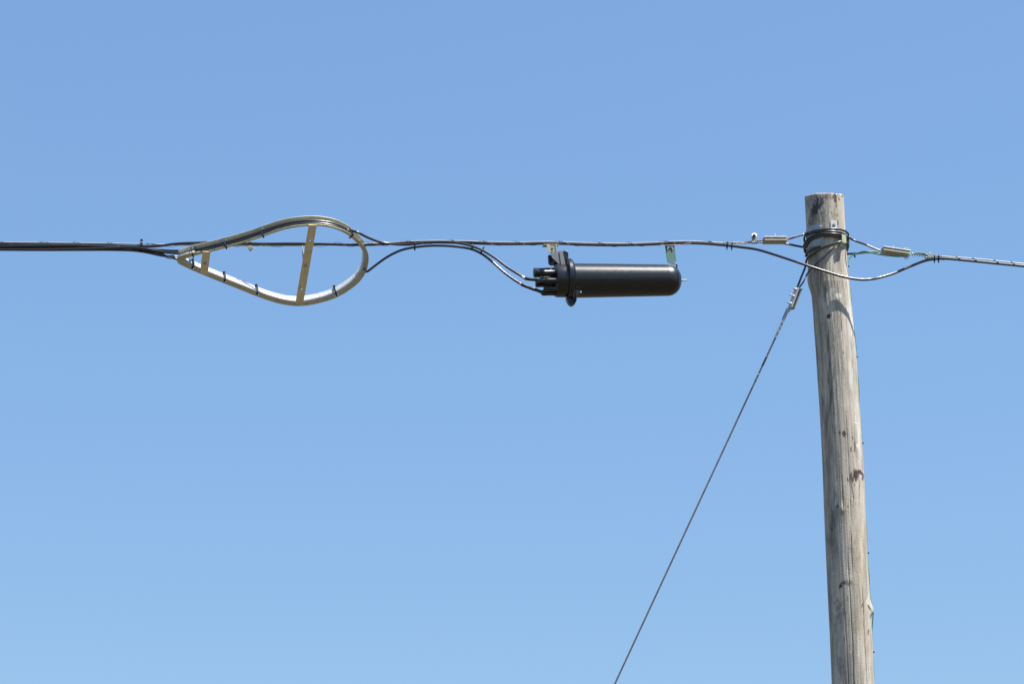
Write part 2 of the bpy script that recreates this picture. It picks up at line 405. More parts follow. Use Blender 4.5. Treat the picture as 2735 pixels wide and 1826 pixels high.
# brown scars where bark and wood flaked off
blob(0, 2232, 528, 9, 14, 0.92, 0.3); blob(0, 2233, 549, 2.2, 6, 0.9, 0.4, 0.3); blob(0, 2221, 569, 2.5, 2.5, 0.9, 0.4, 0.3)
blob(0, 2236, 575, 1.8, 5, 0.9, 0.4, 0.3); blob(0, 2229, 572, 1.3, 5, 0.7, 0.5, 0.3, -0.5); blob(0, 2235, 594, 4.5, 9, 0.85, 0.3); blob(0, 2250, 524, 6, 4, 0.6, 0.4)
blob(0, 2255, 1158, 6.5, 9, 0.9, 0.3, 0.5); blob(0, 2242, 1156, 5, 9, 0.65, 0.4, 0.8); blob(0, 2229, 1155, 2, 4, 0.6, 0.5)
blob(0, 2277, 1169, 1.5, 5.5, 0.85, 0.4, 0.3); blob(0, 2283, 1188, 2, 17, 0.85, 0.4, 0.8, 0, True); blob(0, 2273, 1199, 2.2, 9, 0.9, 0.4, 0.5, 0, True); blob(0, 2283, 1203, 3, 5, 0.6, 0.5, 0.8)
blob(0, 2285, 1268, 8, 19, 1.0, 0.25, 0.7, 0.1, True); blob(0, 2274, 1272, 4, 16, 0.85, 0.3, 0.9, 0, True); blob(0, 2299, 1262, 11, 6, 0.95, 0.25, 0.6, 0.55); blob(0, 2305, 1275, 4, 9, 0.8, 0.4)
blob(0, 2277, 1310, 2.0, 30, 0.85, 0.4, 0.4, -0.16); blob(0, 2295, 1300, 1.4, 40, 0.6, 0.4, 0.6, 0.03); blob(0, 2264, 1281, 2.2, 7, 0.8, 0.4, 0.4, -0.2); blob(0, 2283, 1292, 1.8, 8, 0.8, 0.4, 0.3)
blob(0, 2213, 845, 5.5, 6.5, 0.97, 0.25, 0.9); blob(0, 2220, 841, 3, 3, 0.8, 0.4); blob(0, 2242, 844, 1.6, 1.6, 0.9, 0.5, 0.2); blob(0, 2245, 854, 1.5, 1.5, 0.9, 0.5, 0.2); blob(0, 2250, 854, 1.6, 1.3, 0.9, 0.5, 0.2)
blob(0, 2222, 1413, 3, 4, 0.9, 0.4, 0.4); blob(0, 2246, 1562, 8, 11, 0.95, 0.45, 0.8); blob(0, 2255, 1555, 5, 5, 0.8, 0.4); blob(0, 2322, 1622, 2.5, 12, 0.9, 0.4, 0.3, -0.55); blob(0, 2326, 1645, 4, 9, 0.6, 0.6, 0.4)
blob(0, 2302, 1617, 1.3, 6, 0.85, 0.4, 0.3, 0.35); blob(0, 2308, 1606, 1.2, 5, 0.85, 0.4, 0.5); blob(0, 2311, 1596, 1.2, 4, 0.7, 0.4, 0.5); blob(0, 2289, 1595, 1.8, 1.5, 0.9, 0.4, 0.2); blob(0, 2319, 1688, 1.6, 9, 0.9, 0.4, 0.6, 0.1)
blob(0, 2253, 941, 1.6, 5, 0.8, 0.4, 0.2); blob(0, 2265, 1352, 3, 4, 0.7, 0.4, 0.4); blob(0, 2238, 1352, 4, 5, 0.8, 0.4, 0.5); blob(0, 2272, 1555, 1.3, 4, 0.8, 0.4); blob(0, 2255, 1705, 2, 10, 0.7, 0.4, 0.4)
# grey-black mould, with the shade of the left side painted in
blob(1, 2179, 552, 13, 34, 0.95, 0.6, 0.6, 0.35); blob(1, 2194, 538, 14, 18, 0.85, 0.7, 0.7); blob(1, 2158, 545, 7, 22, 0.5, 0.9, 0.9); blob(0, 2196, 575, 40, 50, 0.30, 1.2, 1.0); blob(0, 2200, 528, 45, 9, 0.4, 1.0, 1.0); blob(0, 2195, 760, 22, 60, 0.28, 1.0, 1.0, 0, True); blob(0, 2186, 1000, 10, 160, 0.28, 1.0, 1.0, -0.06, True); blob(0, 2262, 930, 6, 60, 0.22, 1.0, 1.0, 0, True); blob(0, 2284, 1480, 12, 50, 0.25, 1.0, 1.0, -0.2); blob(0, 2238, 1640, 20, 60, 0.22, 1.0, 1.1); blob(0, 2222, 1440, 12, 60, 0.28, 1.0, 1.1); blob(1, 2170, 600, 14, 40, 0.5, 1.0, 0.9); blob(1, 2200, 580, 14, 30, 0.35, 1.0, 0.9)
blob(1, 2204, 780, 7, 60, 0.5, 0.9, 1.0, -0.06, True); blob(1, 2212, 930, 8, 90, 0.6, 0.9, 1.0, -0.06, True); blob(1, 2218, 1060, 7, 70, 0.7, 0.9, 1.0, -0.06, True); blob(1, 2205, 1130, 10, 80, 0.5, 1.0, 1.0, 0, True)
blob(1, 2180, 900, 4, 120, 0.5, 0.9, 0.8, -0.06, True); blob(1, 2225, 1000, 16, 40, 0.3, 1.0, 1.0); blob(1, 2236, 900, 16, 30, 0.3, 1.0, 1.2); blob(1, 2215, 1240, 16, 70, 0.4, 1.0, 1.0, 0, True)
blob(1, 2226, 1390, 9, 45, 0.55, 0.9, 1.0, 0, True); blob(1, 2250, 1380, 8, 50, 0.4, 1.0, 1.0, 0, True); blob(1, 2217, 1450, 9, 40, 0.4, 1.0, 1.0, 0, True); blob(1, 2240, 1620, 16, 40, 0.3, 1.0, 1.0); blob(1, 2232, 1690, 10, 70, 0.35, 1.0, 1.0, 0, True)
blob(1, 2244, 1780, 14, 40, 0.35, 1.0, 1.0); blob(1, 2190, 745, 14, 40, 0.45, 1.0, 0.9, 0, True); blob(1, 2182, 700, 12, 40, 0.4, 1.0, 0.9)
# bleached streaks
blob(2, 2262, 640, 8, 90, 0.5, 1.0, 0.8, -0.05, True); blob(2, 2270, 860, 9, 120, 0.6, 1.0, 0.9, -0.06, True); blob(2, 2240, 788, 9, 9, 0.8, 0.5, 0.6); blob(2, 2201, 815, 4, 12, 0.5, 0.6, 0.5); blob(2, 2225, 770, 10, 3, 0.5, 0.5, 0.5)
blob(2, 2274, 1010, 6, 50, 0.7, 0.8, 0.7, -0.05, True); blob(2, 2294, 1180, 6, 110, 0.6, 1.0, 0.8, -0.05, True); blob(2, 2286, 1128, 10, 2.5, 0.8, 0.5, 0.3, 0.15); blob(2, 2232, 1340, 3, 16, 0.6, 0.5, 0.5); blob(2, 2249, 1345, 4, 14, 0.7, 0.5, 0.5)
blob(2, 2206, 1060, 3, 26, 0.5, 0.6, 0.5, -0.1); blob(2, 2291, 1190, 4, 8, 0.8, 0.4, 0.4); blob(2, 2239, 1291, 26, 1.1, 0.7, 0.5, 0.3); blob(2, 2283, 1288, 16, 1.1, 0.8, 0.5, 0.3); blob(2, 2262, 1524, 10, 1.2, 0.8, 0.5, 0.5); blob(2, 2317, 1605, 5, 20, 0.6, 0.8, 0.4)
rw_ = random.Random(5)
for _ in range(70):
    y_ = rw_.uniform(530, 1820); x_ = float(np.interp(y_, [e[0] for e in EDGE], [e[1] for e in EDGE]))+rw_.uniform(8, 104)
    k_ = rw_.random()
    if k_ < 0.3: blob(0, x_, y_, 1.5, 1.6, rw_.uniform(0.5, 0.9), 0.5, 0.3)
    elif k_ < 0.65: blob(0, x_, y_, 1.3, rw_.uniform(8, 34), rw_.uniform(0.3, 0.6), 0.6, 0.7, -0.04, True)
    elif k_ < 0.8: blob(2, x_, y_, rw_.uniform(5, 14), 1.5, rw_.uniform(0.3, 0.6), 0.6, 0.5, rw_.uniform(-0.2, 0.3))
    else: blob(2, x_, y_, rw_.uniform(1.5, 4), rw_.uniform(10, 40), rw_.uniform(0.3, 0.6), 0.8, 0.9, -0.04, True)
ca_ = shaft.data.color_attributes.new('wear_shade', 'FLOAT_COLOR', 'POINT')
ca_.data.foreach_set('color', wear_shade.astype(np.float32).ravel())

def cyl(theta_deg, py, off, z=None):
    """point just outside the pole surface; theta 0 faces the camera, + to the right"""
    th = math.radians(theta_deg); ax = pole_x(zy(Y0, py)); R = pole_r(zy(Y0, py))+off
    Y = Y0-R*math.cos(th)
    return Vector((ax+R*math.sin(th), Y, zy(Y, py) if z is None else z))
def wrap_plate(name, th0, th1, py_top, py_bot, off, thick, mat, parent, n=24, rows=6):
    """plate bent round the pole between two azimuths, level edges"""
    ztop = cyl((th0 if abs(th0) < abs(th1) else th1), py_top, 0).z; zbot = cyl((th0 if abs(th0) < abs(th1) else th1), py_bot, 0).z
    v, f = [], []
    for layer in (0, 1):
        for j in range(rows+1):
            z = ztop+(zbot-ztop)*j/rows
            for i in range(n+1):
                th = math.radians(th0+(th1-th0)*i/n); R = pole_r(z)+off+thick*layer
                v.append(Vector((pole_x(z)+R*math.sin(th), Y0-R*math.cos(th), z)))
    W = n+1; L = W*(rows+1)
    for j in range(rows):
        for i in range(n):
            a = j*W+i; f.append((a, a+1, a+W+1, a+W)); f.append((L+a, L+a+W, L+a+W+1, L+a+1))
    rim = [i for i in range(W)]+[j*W+n for j in range(1, rows+1)]+[rows*W+i for i in range(n-1, -1, -1)]+[j*W for j in range(rows-1, 0, -1)]
    for a, b in zip(rim, rim[1:]+rim[:1]): f.append((a, L+a, L+b, b))
    return pydata(name, v, f, mat, parent, False)
band = wrap_plate('metal_band', -19, -284, 597, 654, 0.001, 0.0022, 'zinc_dull', pole, 70, 6)
band['label'] = 'dull bluish galvanised strap round the pole under the wire turns'
def nail(th, py, off, r, mat='zinc', parent=None, h=0.003):
    c = cyl(th, py, off); th_ = math.radians(th); ax = Vector((math.sin(th_), -math.cos(th_), 0))
    return lathe('nail_head', [(0, r), (h*0.6, r*0.95), (h, r*0.5), (h*1.1, 0.0001)], c, ax, mat, parent or pole, 10)
nail(-22, 604.5, 0.0035, 0.0033, 'zinc', band); nail(-21, 650, 0.0035, 0.003, 'zinc_dull', band); nail(68, 657, 0.0035, 0.0033, 'strand_steel', band)
# small plate with a hexagon head above the wire turns
tabp = wrap_plate('tab_plate', 7, 27, 589, 634, 0.0012, 0.0025, 'zinc', pole, 8, 6)
c = cyl(17.5, 599.5, 0.004); th_ = math.radians(17.5); ax = Vector((math.sin(th_), -math.cos(th_), 0))
bolt('bolt_head', c, ax, 0.006, 0.005, 'zinc_dull', tabp, 0.0072, 0.0045, 0.0)
# hook plate that keeps the lower turns up
cl0 = cyl(34, 641, 0.010); t_ = math.radians(34); nrm = Vector((math.sin(t_), -math.cos(t_), 0)); tan = Vector((math.cos(t_), math.sin(t_), 0))
hook = box('hook_plate', cl0+nrm*0.020, tan*0.0122, nrm*0.0016, Vector((0, 0, 0.0190)), 'cleat_zinc', pole, 0.0008)
box('hook_foot', cyl(34, 652.5, 0.006)+nrm*0.010, tan*0.0120, nrm*0.0145, Vector((0, 0, 0.0016)), 'cleat_zinc', hook, 0.0006)

# ------------------------------------------------------------------ wires round the pole
D1, D2 = 0.0065, 0.0065
RW = 0.0049
def loop_points(turns):
    """turns: list of (theta, z)"""
    return turns
zL = lambda py: zy(Y0, py)
ZC = 637.0
# left dead-end loop: upper leg comes from the clamp, two turns round the pole, lower leg goes back
def fr(py, th, off=0.008): return cyl(th, py, off)
OFF = 0.0092
lw = [P(2097, 640.5, -0.03), P(2128, 631.5, -0.045), fr(622.5, -62, OFF+0.004), fr(616.5, -40, OFF), fr(612.5, -12, OFF), fr(611, 10, OFF), fr(613.5, 35, OFF), fr(619, 60, OFF), fr(627, 85, OFF+0.002)]
zb = lw[-1].z
lw += [cyl(120, 625, OFF+0.002, zb-0.012), cyl(180, 625, OFF, zb-0.022), cyl(240, 625, OFF, zb-0.026)]
lw += [fr(634, -88, OFF+0.002), fr(626, -66, OFF), fr(620.5, -42, OFF), fr(617.6, -12, OFF), fr(617.8, 12, OFF), fr(621.5, 36, OFF), fr(630, 62, OFF), fr(642, 86, OFF+0.001)]
zb = lw[-1].z
lw += [cyl(120, 640, OFF+0.002, zb-0.012), cyl(165, 640, OFF, zb-0.016), cyl(205, 640, OFF+0.004, zl0 if False else zb-0.018), P(2165, 664, 0.085), P(2140, 659, 0.05), P(2096, 650.5, 0.0)]
lwp = spline(lw, 0.005)
loopL = tag(tube('dead_end_loop', lwp, RW*0.96, 'grip_black', None, 8), 'dark wire looped twice round the pole top and tied to the clamp on its left', 'wire')
# bare ends of the wire towards the clamp
tube('bare_end', spline([P(2090, 642.5, -0.026), P(2097, 640.4, -0.03), P(2128, 631.4, -0.0455), P(2148, 625.7, -0.0555)], 0.006), RW*0.96+0.0005, 'strand_steel', loopL, 8)
tube('bare_end', spline([P(2088, 649, -0.002), P(2096, 650.5, 0.0), P(2117, 654.3, 0.025)], 0.006), RW*0.96+0.0005, 'strand_steel', loopL, 8)

rw = [P(2346, 668, -0.03), P(2310, 652.5, -0.045), P(2280, 641.5, -0.06), fr(634.5, 64, OFF+0.010), fr(628.6, 42, OFF+0.004), fr(624.5, 16, OFF+0.002), fr(623.8, -6, OFF+0.001), fr(626.4, -30, OFF), fr(634.5, -56, OFF), fr(648, -80, OFF+0.002)]
zb = rw[-1].z
rw += [cyl(-110, 650, OFF+0.004, zb-0.012), cyl(-180, 650, OFF, zb-0.02), cyl(-240, 650, OFF, zb-0.02)]
rw += [fr(655, 88, OFF), fr(643.5, 66, OFF), fr(634.8, 42, OFF), fr(630.2, 16, OFF), fr(629.4, -6, OFF), fr(632, -30, OFF), fr(640.5, -54, OFF), fr(655, -78, OFF+0.001)]
zb = rw[-1].z
rw += [cyl(-112, 655, OFF+0.003, zb-0.012), cyl(-160, 655, OFF+0.003, zb-0.02), P(2258, 678.5, 0.085), P(2282, 677.3, 0.05), P(2316, 674.0, 0.02), P(2346, 672.6, 0.0)]
rwp = spline(rw, 0.005)
loopR = tag(tube('dead_end_loop', rwp, RW*0.96, 'grip_black', None, 8), 'dark wire looped twice round the pole top and tied to the clamp on its right', 'wire')
tube('bare_end', spline([P(2352, 669.5, -0.028), P(2346, 668, -0.03), P(2314, 654.2, -0.0435)], 0.006), RW*0.96+0.0005, 'strand_steel', loopR, 8)
tube('bare_end', spline([P(2288, 676.9, 0.043), P(2316, 674.0, 0.02), P(2346, 672.6, 0.0)], 0.006), RW*0.96+0.0005, 'strand_steel', loopR, 8)

# guy loop: left leg, over the front under the hook plate, round the back, and a second turn
gw = [P(2128, 772, -0.035), P(2140, 740, -0.025), P(2151, 712, -0.01), fr(698, -84, OFF), fr(687, -68, OFF), fr(674.5, -40, OFF), fr(662, -20, OFF), fr(652.5, 8, OFF), fr(645.8, 28, OFF+0.004), fr(645, 42, OFF+0.004), fr(648, 62, OFF), fr(655, 84, OFF)]
zb = gw[-1].z
gw += [cyl(120, 655, OFF, zb-0.02), cyl(180, 655, OFF, zb-0.03), cyl(240, 655, OFF, zb-0.03), fr(683, -84, OFF), fr(674, -70, OFF), fr(665, -48, OFF-0.003), fr(658.5, -24, OFF-0.006)]
gwp = spline(gw, 0.005)
guy = empty('guy_wire', P(1860, 1360, 0), 'long straight guy wire running down left from the pole top', 'wire')
tube('pole_loop', gwp, RW*0.92, 'grip_black', guy, 8)
# second leg lies across the face of the pole and ends under the hook plate
tube('pole_leg', spline([P(2131, 773, -0.045), P(2146, 752, -0.062), fr(729, -62, OFF+0.012), fr(708, -42, OFF+0.004), fr(687, -18, OFF), fr(668, 3, OFF), fr(655, 18, OFF)], 0.005), RW*0.72, 'leg_steel', guy, 8)
# twin wires below the clamp, coiled grip, laid strand, coated rod
A = P(2103, 838, -0.03); B = P(2091.5, 857, -0.028); Cc = P(2070, 904, -0.02); Dd = P(2023.5, 1004, 0.0); E_ = P(1641.6, 1826, 0.17)
dirg = (E_-Dd); ground_t = (0-Dd.z)/dirg.z
Gd = Dd+dirg*ground_t
tube('twin_wire', spline([P(2107, 822, -0.036), P(2103, 832, -0.036), P(2096, 848, -0.03), B], 0.004), 0.0045, 'strand_steel', guy, 8)
tube('twin_wire', spline([P(2103, 824, -0.028), P(2095, 842, -0.026), P(2091, 852, -0.026), B+Vector((0.001, 0.004, 0))], 0.004), 0.004, 'grip_steel', guy, 8)
core = spline([B, Cc], 0.0012)
v, f = tube_data(core, 0.0036, 8)
tube_data(helix(core, 0.0052, lambda t: 0.0085+0.003*math.sin(t*23), 0.0, None, 0.25), 0.0019, 6, True, v, f)
pydata('coiled_grip', v, f, 'strand_steel', guy)
strand_obj('laid_strand', spline([Cc, Dd], 0.003), 0.0044, 'guy_steel', guy, 3, 0.045)
tube('coated_rod', spline([Dd, Dd.lerp(Gd, 0.15), Dd.lerp(Gd, 0.5), Gd], 0.02), 0.0039, 'guy_steel', guy, 8)
tube('ferrule', spline([Dd.lerp(Gd, -0.002), Dd.lerp(Gd, 0.0045)], 0.004), 0.0045, 'guy_steel', guy, 8)
tube('label_sleeve', spline([Cc.lerp(Dd, 0.47), Cc.lerp(Dd, 0.72)], 0.004), 0.0047, 'leg_steel', guy, 8)

# ------------------------------------------------------------------ three-bolt clamps
def clamp3(label, c, along, widthv, up, bolts, blen, seed, L=0.100, Wd=0.039, T=0.0056, gap=0.009, mat='clamp_zinc', flat_up=1):
    """two grooved plates with three bolts; along/widthv/up are unit vectors"""
    along, widthv, up = Vector(along).normalized(), Vector(widthv).normalized(), Vector(up).normalized()
    root = empty('strand_clamp', c, label, 'clamp')
    for s in (-1, 1):
        cc = Vector(c)+up*(s*(gap/2+T/2))
        pl = box('plate', cc, along*(L/2), widthv*(Wd/2), up*(T/2), ('zinc' if s > 0 else mat), root, 0.0012)  # lighter metal on the upper plate paints in its sunlit edge
        for b in bolts:     # pressed bolt seats
            lathe('bolt_seat', [(0, 0.0085), (0.0014, 0.0078), (0.0019, 0.005), (0.0019, 0.0001)], cc+along*(b*L/2)+up*(s*T/2), up*s, mat, pl, 14)
    for k, b in enumerate(bolts):
        bo = Vector(c)+along*(b*L/2)+up*(gap/2+T)
        bolt('bolt', bo, up, blen[k], 0.0037, 'zinc', root, 0.0074, 0.0055, 0.0)
    return root
X, Yv, Z = Vector((1, 0, 0)), Vector((0, 1, 0)), Vector((0, 0, 1))
# underside tipped a little towards the viewer
rl = math.radians(10)
wv = Vector((-0.16, math.cos(rl), -math.sin(rl)*1.0)); upv = Vector((0, math.sin(rl), math.cos(rl)))
clamp3('silver three-bolt clamp left of the pole, plates level', P(2069.5, 641.5, -0.03), X, wv-X*0.0, upv, (-0.72, 0.02, 0.70), (0.010, 0.021, 0.011), 1)
tl = math.radians(-9.0); al = Vector((math.cos(tl), 0, math.sin(tl)))
upr = Vector((-math.sin(tl)*math.cos(rl), math.sin(rl), math.cos(tl)*math.cos(rl)))
clamp3('silver three-bolt clamp right of the pole, sloping down to the right', P(2392, 672.5, -0.03), al, Vector((-0.30, 0.95, -0.17)), upr, (-0.80, -0.22, 0.62), (0.011, 0.020, 0.010), 2, L=0.118)
gdir = (P(2113.5, 825, -0.03)-P(2133.5, 770, -0.03)).normalized()
gup = Vector((-0.86, -0.30, -0.36)); gup = (gup-gdir*gup.dot(gdir)).normalized(); gwid = gdir.cross(gup)
clamp3('silver three-bolt clamp on the guy wire, bolts pointing left', P(2123.5, 797, -0.035), gdir, gwid, gup, (-0.78, -0.12, 0.62), (0.016, 0.022, 0.018), 3, L=0.098, Wd=0.036)
box('end_lug', P(2107, 828, -0.034), gdir*0.010, gwid*0.009, gup*0.0028, 'clamp_zinc', bpy.data.objects['strand_clamp.002'], 0.001)

# ------------------------------------------------------------------ the long span: messenger strand and the cable below it
strand_px = [(-420, 641, 0.006), (-150, 645, 0.005), (0, 647.6, 0.004), (250, 650.3, 0.003), (405, 653, 0.003), (500, 655, 0.003), (600, 656, 0.003), (720, 656.3, 0.003), (800, 656.3, 0.003), (860, 654.5, 0.002), (980, 651.5, 0.0), (1105, 645.0, 0), (1168, 643.6, 0), (1243, 644.8, 0), (1320, 647.2, 0), (1393, 648, 0), (1440, 646.5, 0), (1482, 646.6, 0), (1571, 649.6, 0), (1640, 650.8, 0), (1690, 650.6, 0), (1767, 647.4, 0), (1814, 645, 0), (1880, 646.2, 0), (1935, 650.0, 0)]
strand = tag(tube('messenger_strand', spline([P(a[0], a[1]-0.6, a[2]) for a in strand_px], 0.008), 0.0031, 'strand_steel', None, 8), 'thin steel messenger wire running along the top of the left cable span', 'wire')
# bare laid end between span and clamp
strand_obj('laid_end', spline([P(1930, 649.6), P(1947, 648), P(1964, 648.9), P(1985, 648.6), P(2000, 645.6, -0.01), P(2040, 641.5, -0.025), P(2060, 641.5, -0.03)], 0.003), 0.0042, 'grip_steel', strand, 3, 0.03)
tube('tail_wire', spline([P(1962, 651, -0.006), P(1985, 650.8, -0.008), P(2005, 649, -0.012), P(2030, 648.2, -0.02), P(2050, 647, -0.025)], 0.005), 0.0024, 'strand_steel', strand, 6)
v, f = tube_data(helix(spline([P(1957, 648.6), P(1984, 648.7)], 0.001), 0.0056, 0.0062), 0.0013, 5); pydata('wire_wrap', v, f, 'strand_steel', strand)

RC = 0.0054
main_px = [(-420, 646.5, 0.004), (-150, 650, 0.004), (0, 652.2, 0.004), (150, 653, 0.003), (250, 654.4, 0.003), (340, 657.3, 0.004), (400, 658.5, 0.006), (430, 656.5, 0.004), (467, 651.3, 0.0), (520, 648.8, 0.0), (570, 648.6, 0.0), (620, 650.6, -0.001), (700, 651.3, 0.0), (780, 650.8, 0.0), (860, 652, 0.0), (940, 654.0, 0.0), (1000, 653.4, 0.004), (1050, 650.5, 0.006), (1105, 648.3, 0.007), (1168, 647.3, 0.007), (1243, 648.9, 0.006), (1300, 651, 0.002), (1360, 652, 0), (1420, 651.2, 0), (1460, 650.3, 0), (1510, 651.3, 0), (1571, 654, 0), (1640, 654.8, 0), (1690, 654.2, 0), (1767, 651.5, 0), (1814, 649, 0), (1880, 650.6, 0), (1925, 654.2, -0.004),
           (1948, 656.3, -0.008), (1978, 660, -0.018), (2020, 666, -0.04), (2062, 678, -0.07), (2118, 696.2, -0.098), (2160, 710.3, -0.108), (2205, 725, -0.1085), (2245, 737.2, -0.1085), (2281, 744.6, -0.102), (2303, 746.6, -0.093), (2324, 745.6, -0.085), (2345, 742, -0.065), (2387.5, 729.6, -0.035), (2430, 711.9, -0.012), (2472, 696, -0.002), (2497, 691.6, 0), (2524, 690.6, 0), (2577, 695, 0), (2661, 703.4, 0), (2735, 710.8, 0), (2900, 730, 0), (3150, 765, 0)]
mainp = spline([P(*a) for a in main_px], 0.008)
mainc = tag(tube('fibre_cable', mainp, RC*1.04, 'cable_black', None, 12), 'black cable that sags in a curve across the front of the pole', 'cable')
rstrand_px = [(2428, 676.5, -0.02), (2450, 677.2, -0.012), (2480, 681.5, -0.004), (2510, 684.6, 0), (2598, 690.4, 0), (2682, 698.7, 0), (2735, 704.8, 0), (2900, 723.4, 0), (3150, 758.4, 0)]
rstr = tag(tube('messenger_strand', spline([P(*a) for a in rstrand_px[3:]], 0.01), 0.0027, 'strand_steel', None, 8), 'thin steel messenger wire above the cable leaving the frame on the right', 'wire')
strand_obj('laid_end', spline([P(2410, 673.6, -0.028)]+[P(*a) for a in rstrand_px[:4]], 0.003), 0.0040, 'grip_steel', rstr, 3, 0.03)
v, f = tube_data(helix(spline([P(2434, 678.0, -0.018), P(2462, 681.5, -0.008), P(2476, 683.5, -0.003)], 0.001), 0.0062, 0.011, 0, None, 0.5), 0.0022, 5); pydata('wire_wrap', v, f, 'strand_steel', rstr)

# lashing wire spun round strand and cable
def mean_path(pa, pb, x0, x1):
    xa = np.array([a[0] for a in pa]); ya = np.array([a[1] for a in pa]); xb = np.array([a[0] for a in pb]); yb = np.array([a[1] for a in pb])
    out = []
    for x in np.arange(x0, x1, 4.0):
        out.append(P(x, (np.interp(x, xa, ya)*0.45+np.interp(x, xb, yb)*0.55), 0.001))
    return out
lashL = mean_path(strand_px, main_px, -400, 1940)
lashL = smooth_pts(lashL, 2)
def lp(t): return 0.165+0.035*math.sin(t*41)+0.02*math.sin(t*97)
tag(tube('lashing_wire', spline(helix(lashL, 0.0096, lp, 0.7, 0.0068, 0.12), 0.008), 0.0008, 'lash_steel', None, 5), 'hair-thin lashing wire spiralling along the left cable span', 'wire')
lashR = smooth_pts(mean_path(rstrand_px, main_px, 2508, 3140), 2)
tag(tube('lashing_wire', spline(helix(lashR, 0.0098, lambda t: 0.085+0.02*math.sin(t*37), 2.2, 0.0066, 0.05), 0.004), 0.0009, 'lash_steel', None, 5), 'hair-thin lashing wire spiralling along the right cable span', 'wire')
# loose lashing tail by the hanger
tag(tube('wire_tail', spline([P(1768, 653, -0.008), P(1764, 656, -0.01), P(1761.5, 662, -0.01)], 0.002), 0.0009, 'strand_steel', None, 5), 'short loose wire end hanging beside the right closure bracket', 'wire')

# ------------------------------------------------------------------ the teardrop storage bracket
TILT = math.radians(47.0)
RYAW = 0.222
RN = Vector((RYAW, -math.cos(TILT)*0.975, -math.sin(TILT)*0.975)).normalized()   # normal of its front face: looks down at us
RU = Vector((0, -math.sin(TILT), math.cos(TILT))); RU = (RU-RN*RU.dot(RN)).normalized()
RX = RU.cross(RN).normalized()*-1.0                         # right in its plane
if RX.x < 0: RX = -RX
RCEN = P(800, 706, -0.03)
def onring(px, py):
    d = ray(px, py); o = Vector((0, 0, CAMZ)); t = (RCEN-o).dot(RN)/d.dot(RN); return o+d*t
INNER = [(484.4, 696), (510, 708.6), (554.7, 727.4), (599, 745.5), (643.5, 763), (688, 780.8), (723, 793.2), (757, 802.6), (786.6, 806.8), (812.5, 806.4), (849.5, 800), (890, 787.5), (923.5, 769.2), (951, 747.2), (966.3, 725), (973, 700), (972.3, 680), (967, 667), (956.8, 653.4), (938, 634.6), (914, 619.3), (886.5, 609), (860.6, 604.6), (834.7, 603.4), (794, 606.6), (757, 614), (720, 626), (680, 640.2), (640, 652.4), (606.5, 661.4), (565.8, 672), (514, 684.5), (484.4, 695.4)]
rp = spline([onring(*a) for a in INNER], 0.0035)
rp = smooth_pts(rp, 4)
def r2(p): q = p-RCEN; return Vector((q.dot(RX), q.dot(RU), 0))
nrp = len(rp); pts2 = [r2(p) for p in rp]; outs = []
for i in range(nrp):
    t = (pts2[min(i+1, nrp-1)]-pts2[max(i-1, 0)]).normalized()
    outs.append(Vector((t.y, -t.x, 0)))          # curve runs anticlockwise seen from us
# fan of outward directions round the pointed end
tipa, tipb = outs[-1].copy(), outs[0].copy()
ang = tipa.angle(tipb)
sgn = 1 if tipa.cross(tipb).z > 0 else -1
fan = []
for k in range(1, 10):
    a = sgn*ang*k/10; fan.append(Vector((tipa.x*math.cos(a)-tipa.y*math.sin(a), tipa.x*math.sin(a)+tipa.y*math.cos(a), 0)))
ring_pts = list(pts2); ring_out = list(outs)
tip2 = (pts2[0]+pts2[-1])/2
for fd in fan: ring_pts.append(tip2.copy()); ring_out.append(fd)
NR = len(ring_pts)
def RP(p2, o2, r, d):
    q = p2+o2*r; return RCEN+RX*q.x+RU*q.y-RN*d
HW, WW, TT = 0.0199, 0.0578, 0.0024
HB = 0.0185
def front_h(i):
    """height of the front flange: a low lip along the upper arm, full height round the nose and below"""
    if i >= nrp: return HB+(0.0215-HB)*max(0.0, 1-(i-nrp)/5.0)
    f_ = i/(nrp-1)
    if f_ > 0.935: return 0.0082+(0.0215-0.0082)*min(1.0, (f_-0.935)/0.05)
    u_ = min(1.0, max(0.0, (f_-LIP0)/(LIP1-LIP0))); u_ = u_*u_*(3-2*u_)
    return HB+(0.0082-HB)*u_
def ring_at(px, py):
    """index of the ring curve point nearest to that spot of the inner edge"""
    q = r2(onring(px, py)); return min(range(nrp), key=lambda i: (pts2[i]-q).length)
SLOT_B = [ring_at(511, 709), ring_at(597, 745), ring_at(684, 779.5), ring_at(893, 786)]
SLOT_T = [ring_at(514, 684), ring_at(603, 662), ring_at(702, 632), ring_at(935, 632)]
LIP0, LIP1 = ring_at(973, 690)/(nrp-1), ring_at(880, 607)/(nrp-1)
bm = bmesh.new()
def band_strip(fn_pts, holes=None, fan_on=True):
    """quads for consecutive profile rows; fn_pts(i)-> list of points"""
    rows = [[bm.verts.new(p) for p in fn_pts(i)] for i in range(NR)]
    for i in range(NR if fan_on else nrp-1):
        j = (i+1) % NR
        for k in range(len(rows[0])-1):
            if holes and holes(i, k): continue
            bm.faces.new((rows[i][k], rows[j][k], rows[j][k+1], rows[i][k+1]))
rad = [0.0, HW*0.36, HW*0.58, HW]
def near_hole(i, k): return k == 1 and any(0 <= i-s < 5 for s in SLOT_B)
def far_hole(i, k): return k == 1 and any(0 <= i-s+4 < 5 for s in SLOT_T)
nf = lambda i, d: [RP(ring_pts[i], ring_out[i], r, d) for r in rad]
nn_ = lambda i, d: [RP(ring_pts[i], ring_out[i], r*front_h(i)/HW, d) for r in rad]
band_strip(lambda i: nn_(i, 0.0), near_hole); band_strip(lambda i: list(reversed(nn_(i, TT))), lambda i, k: near_hole(i, 2-k))
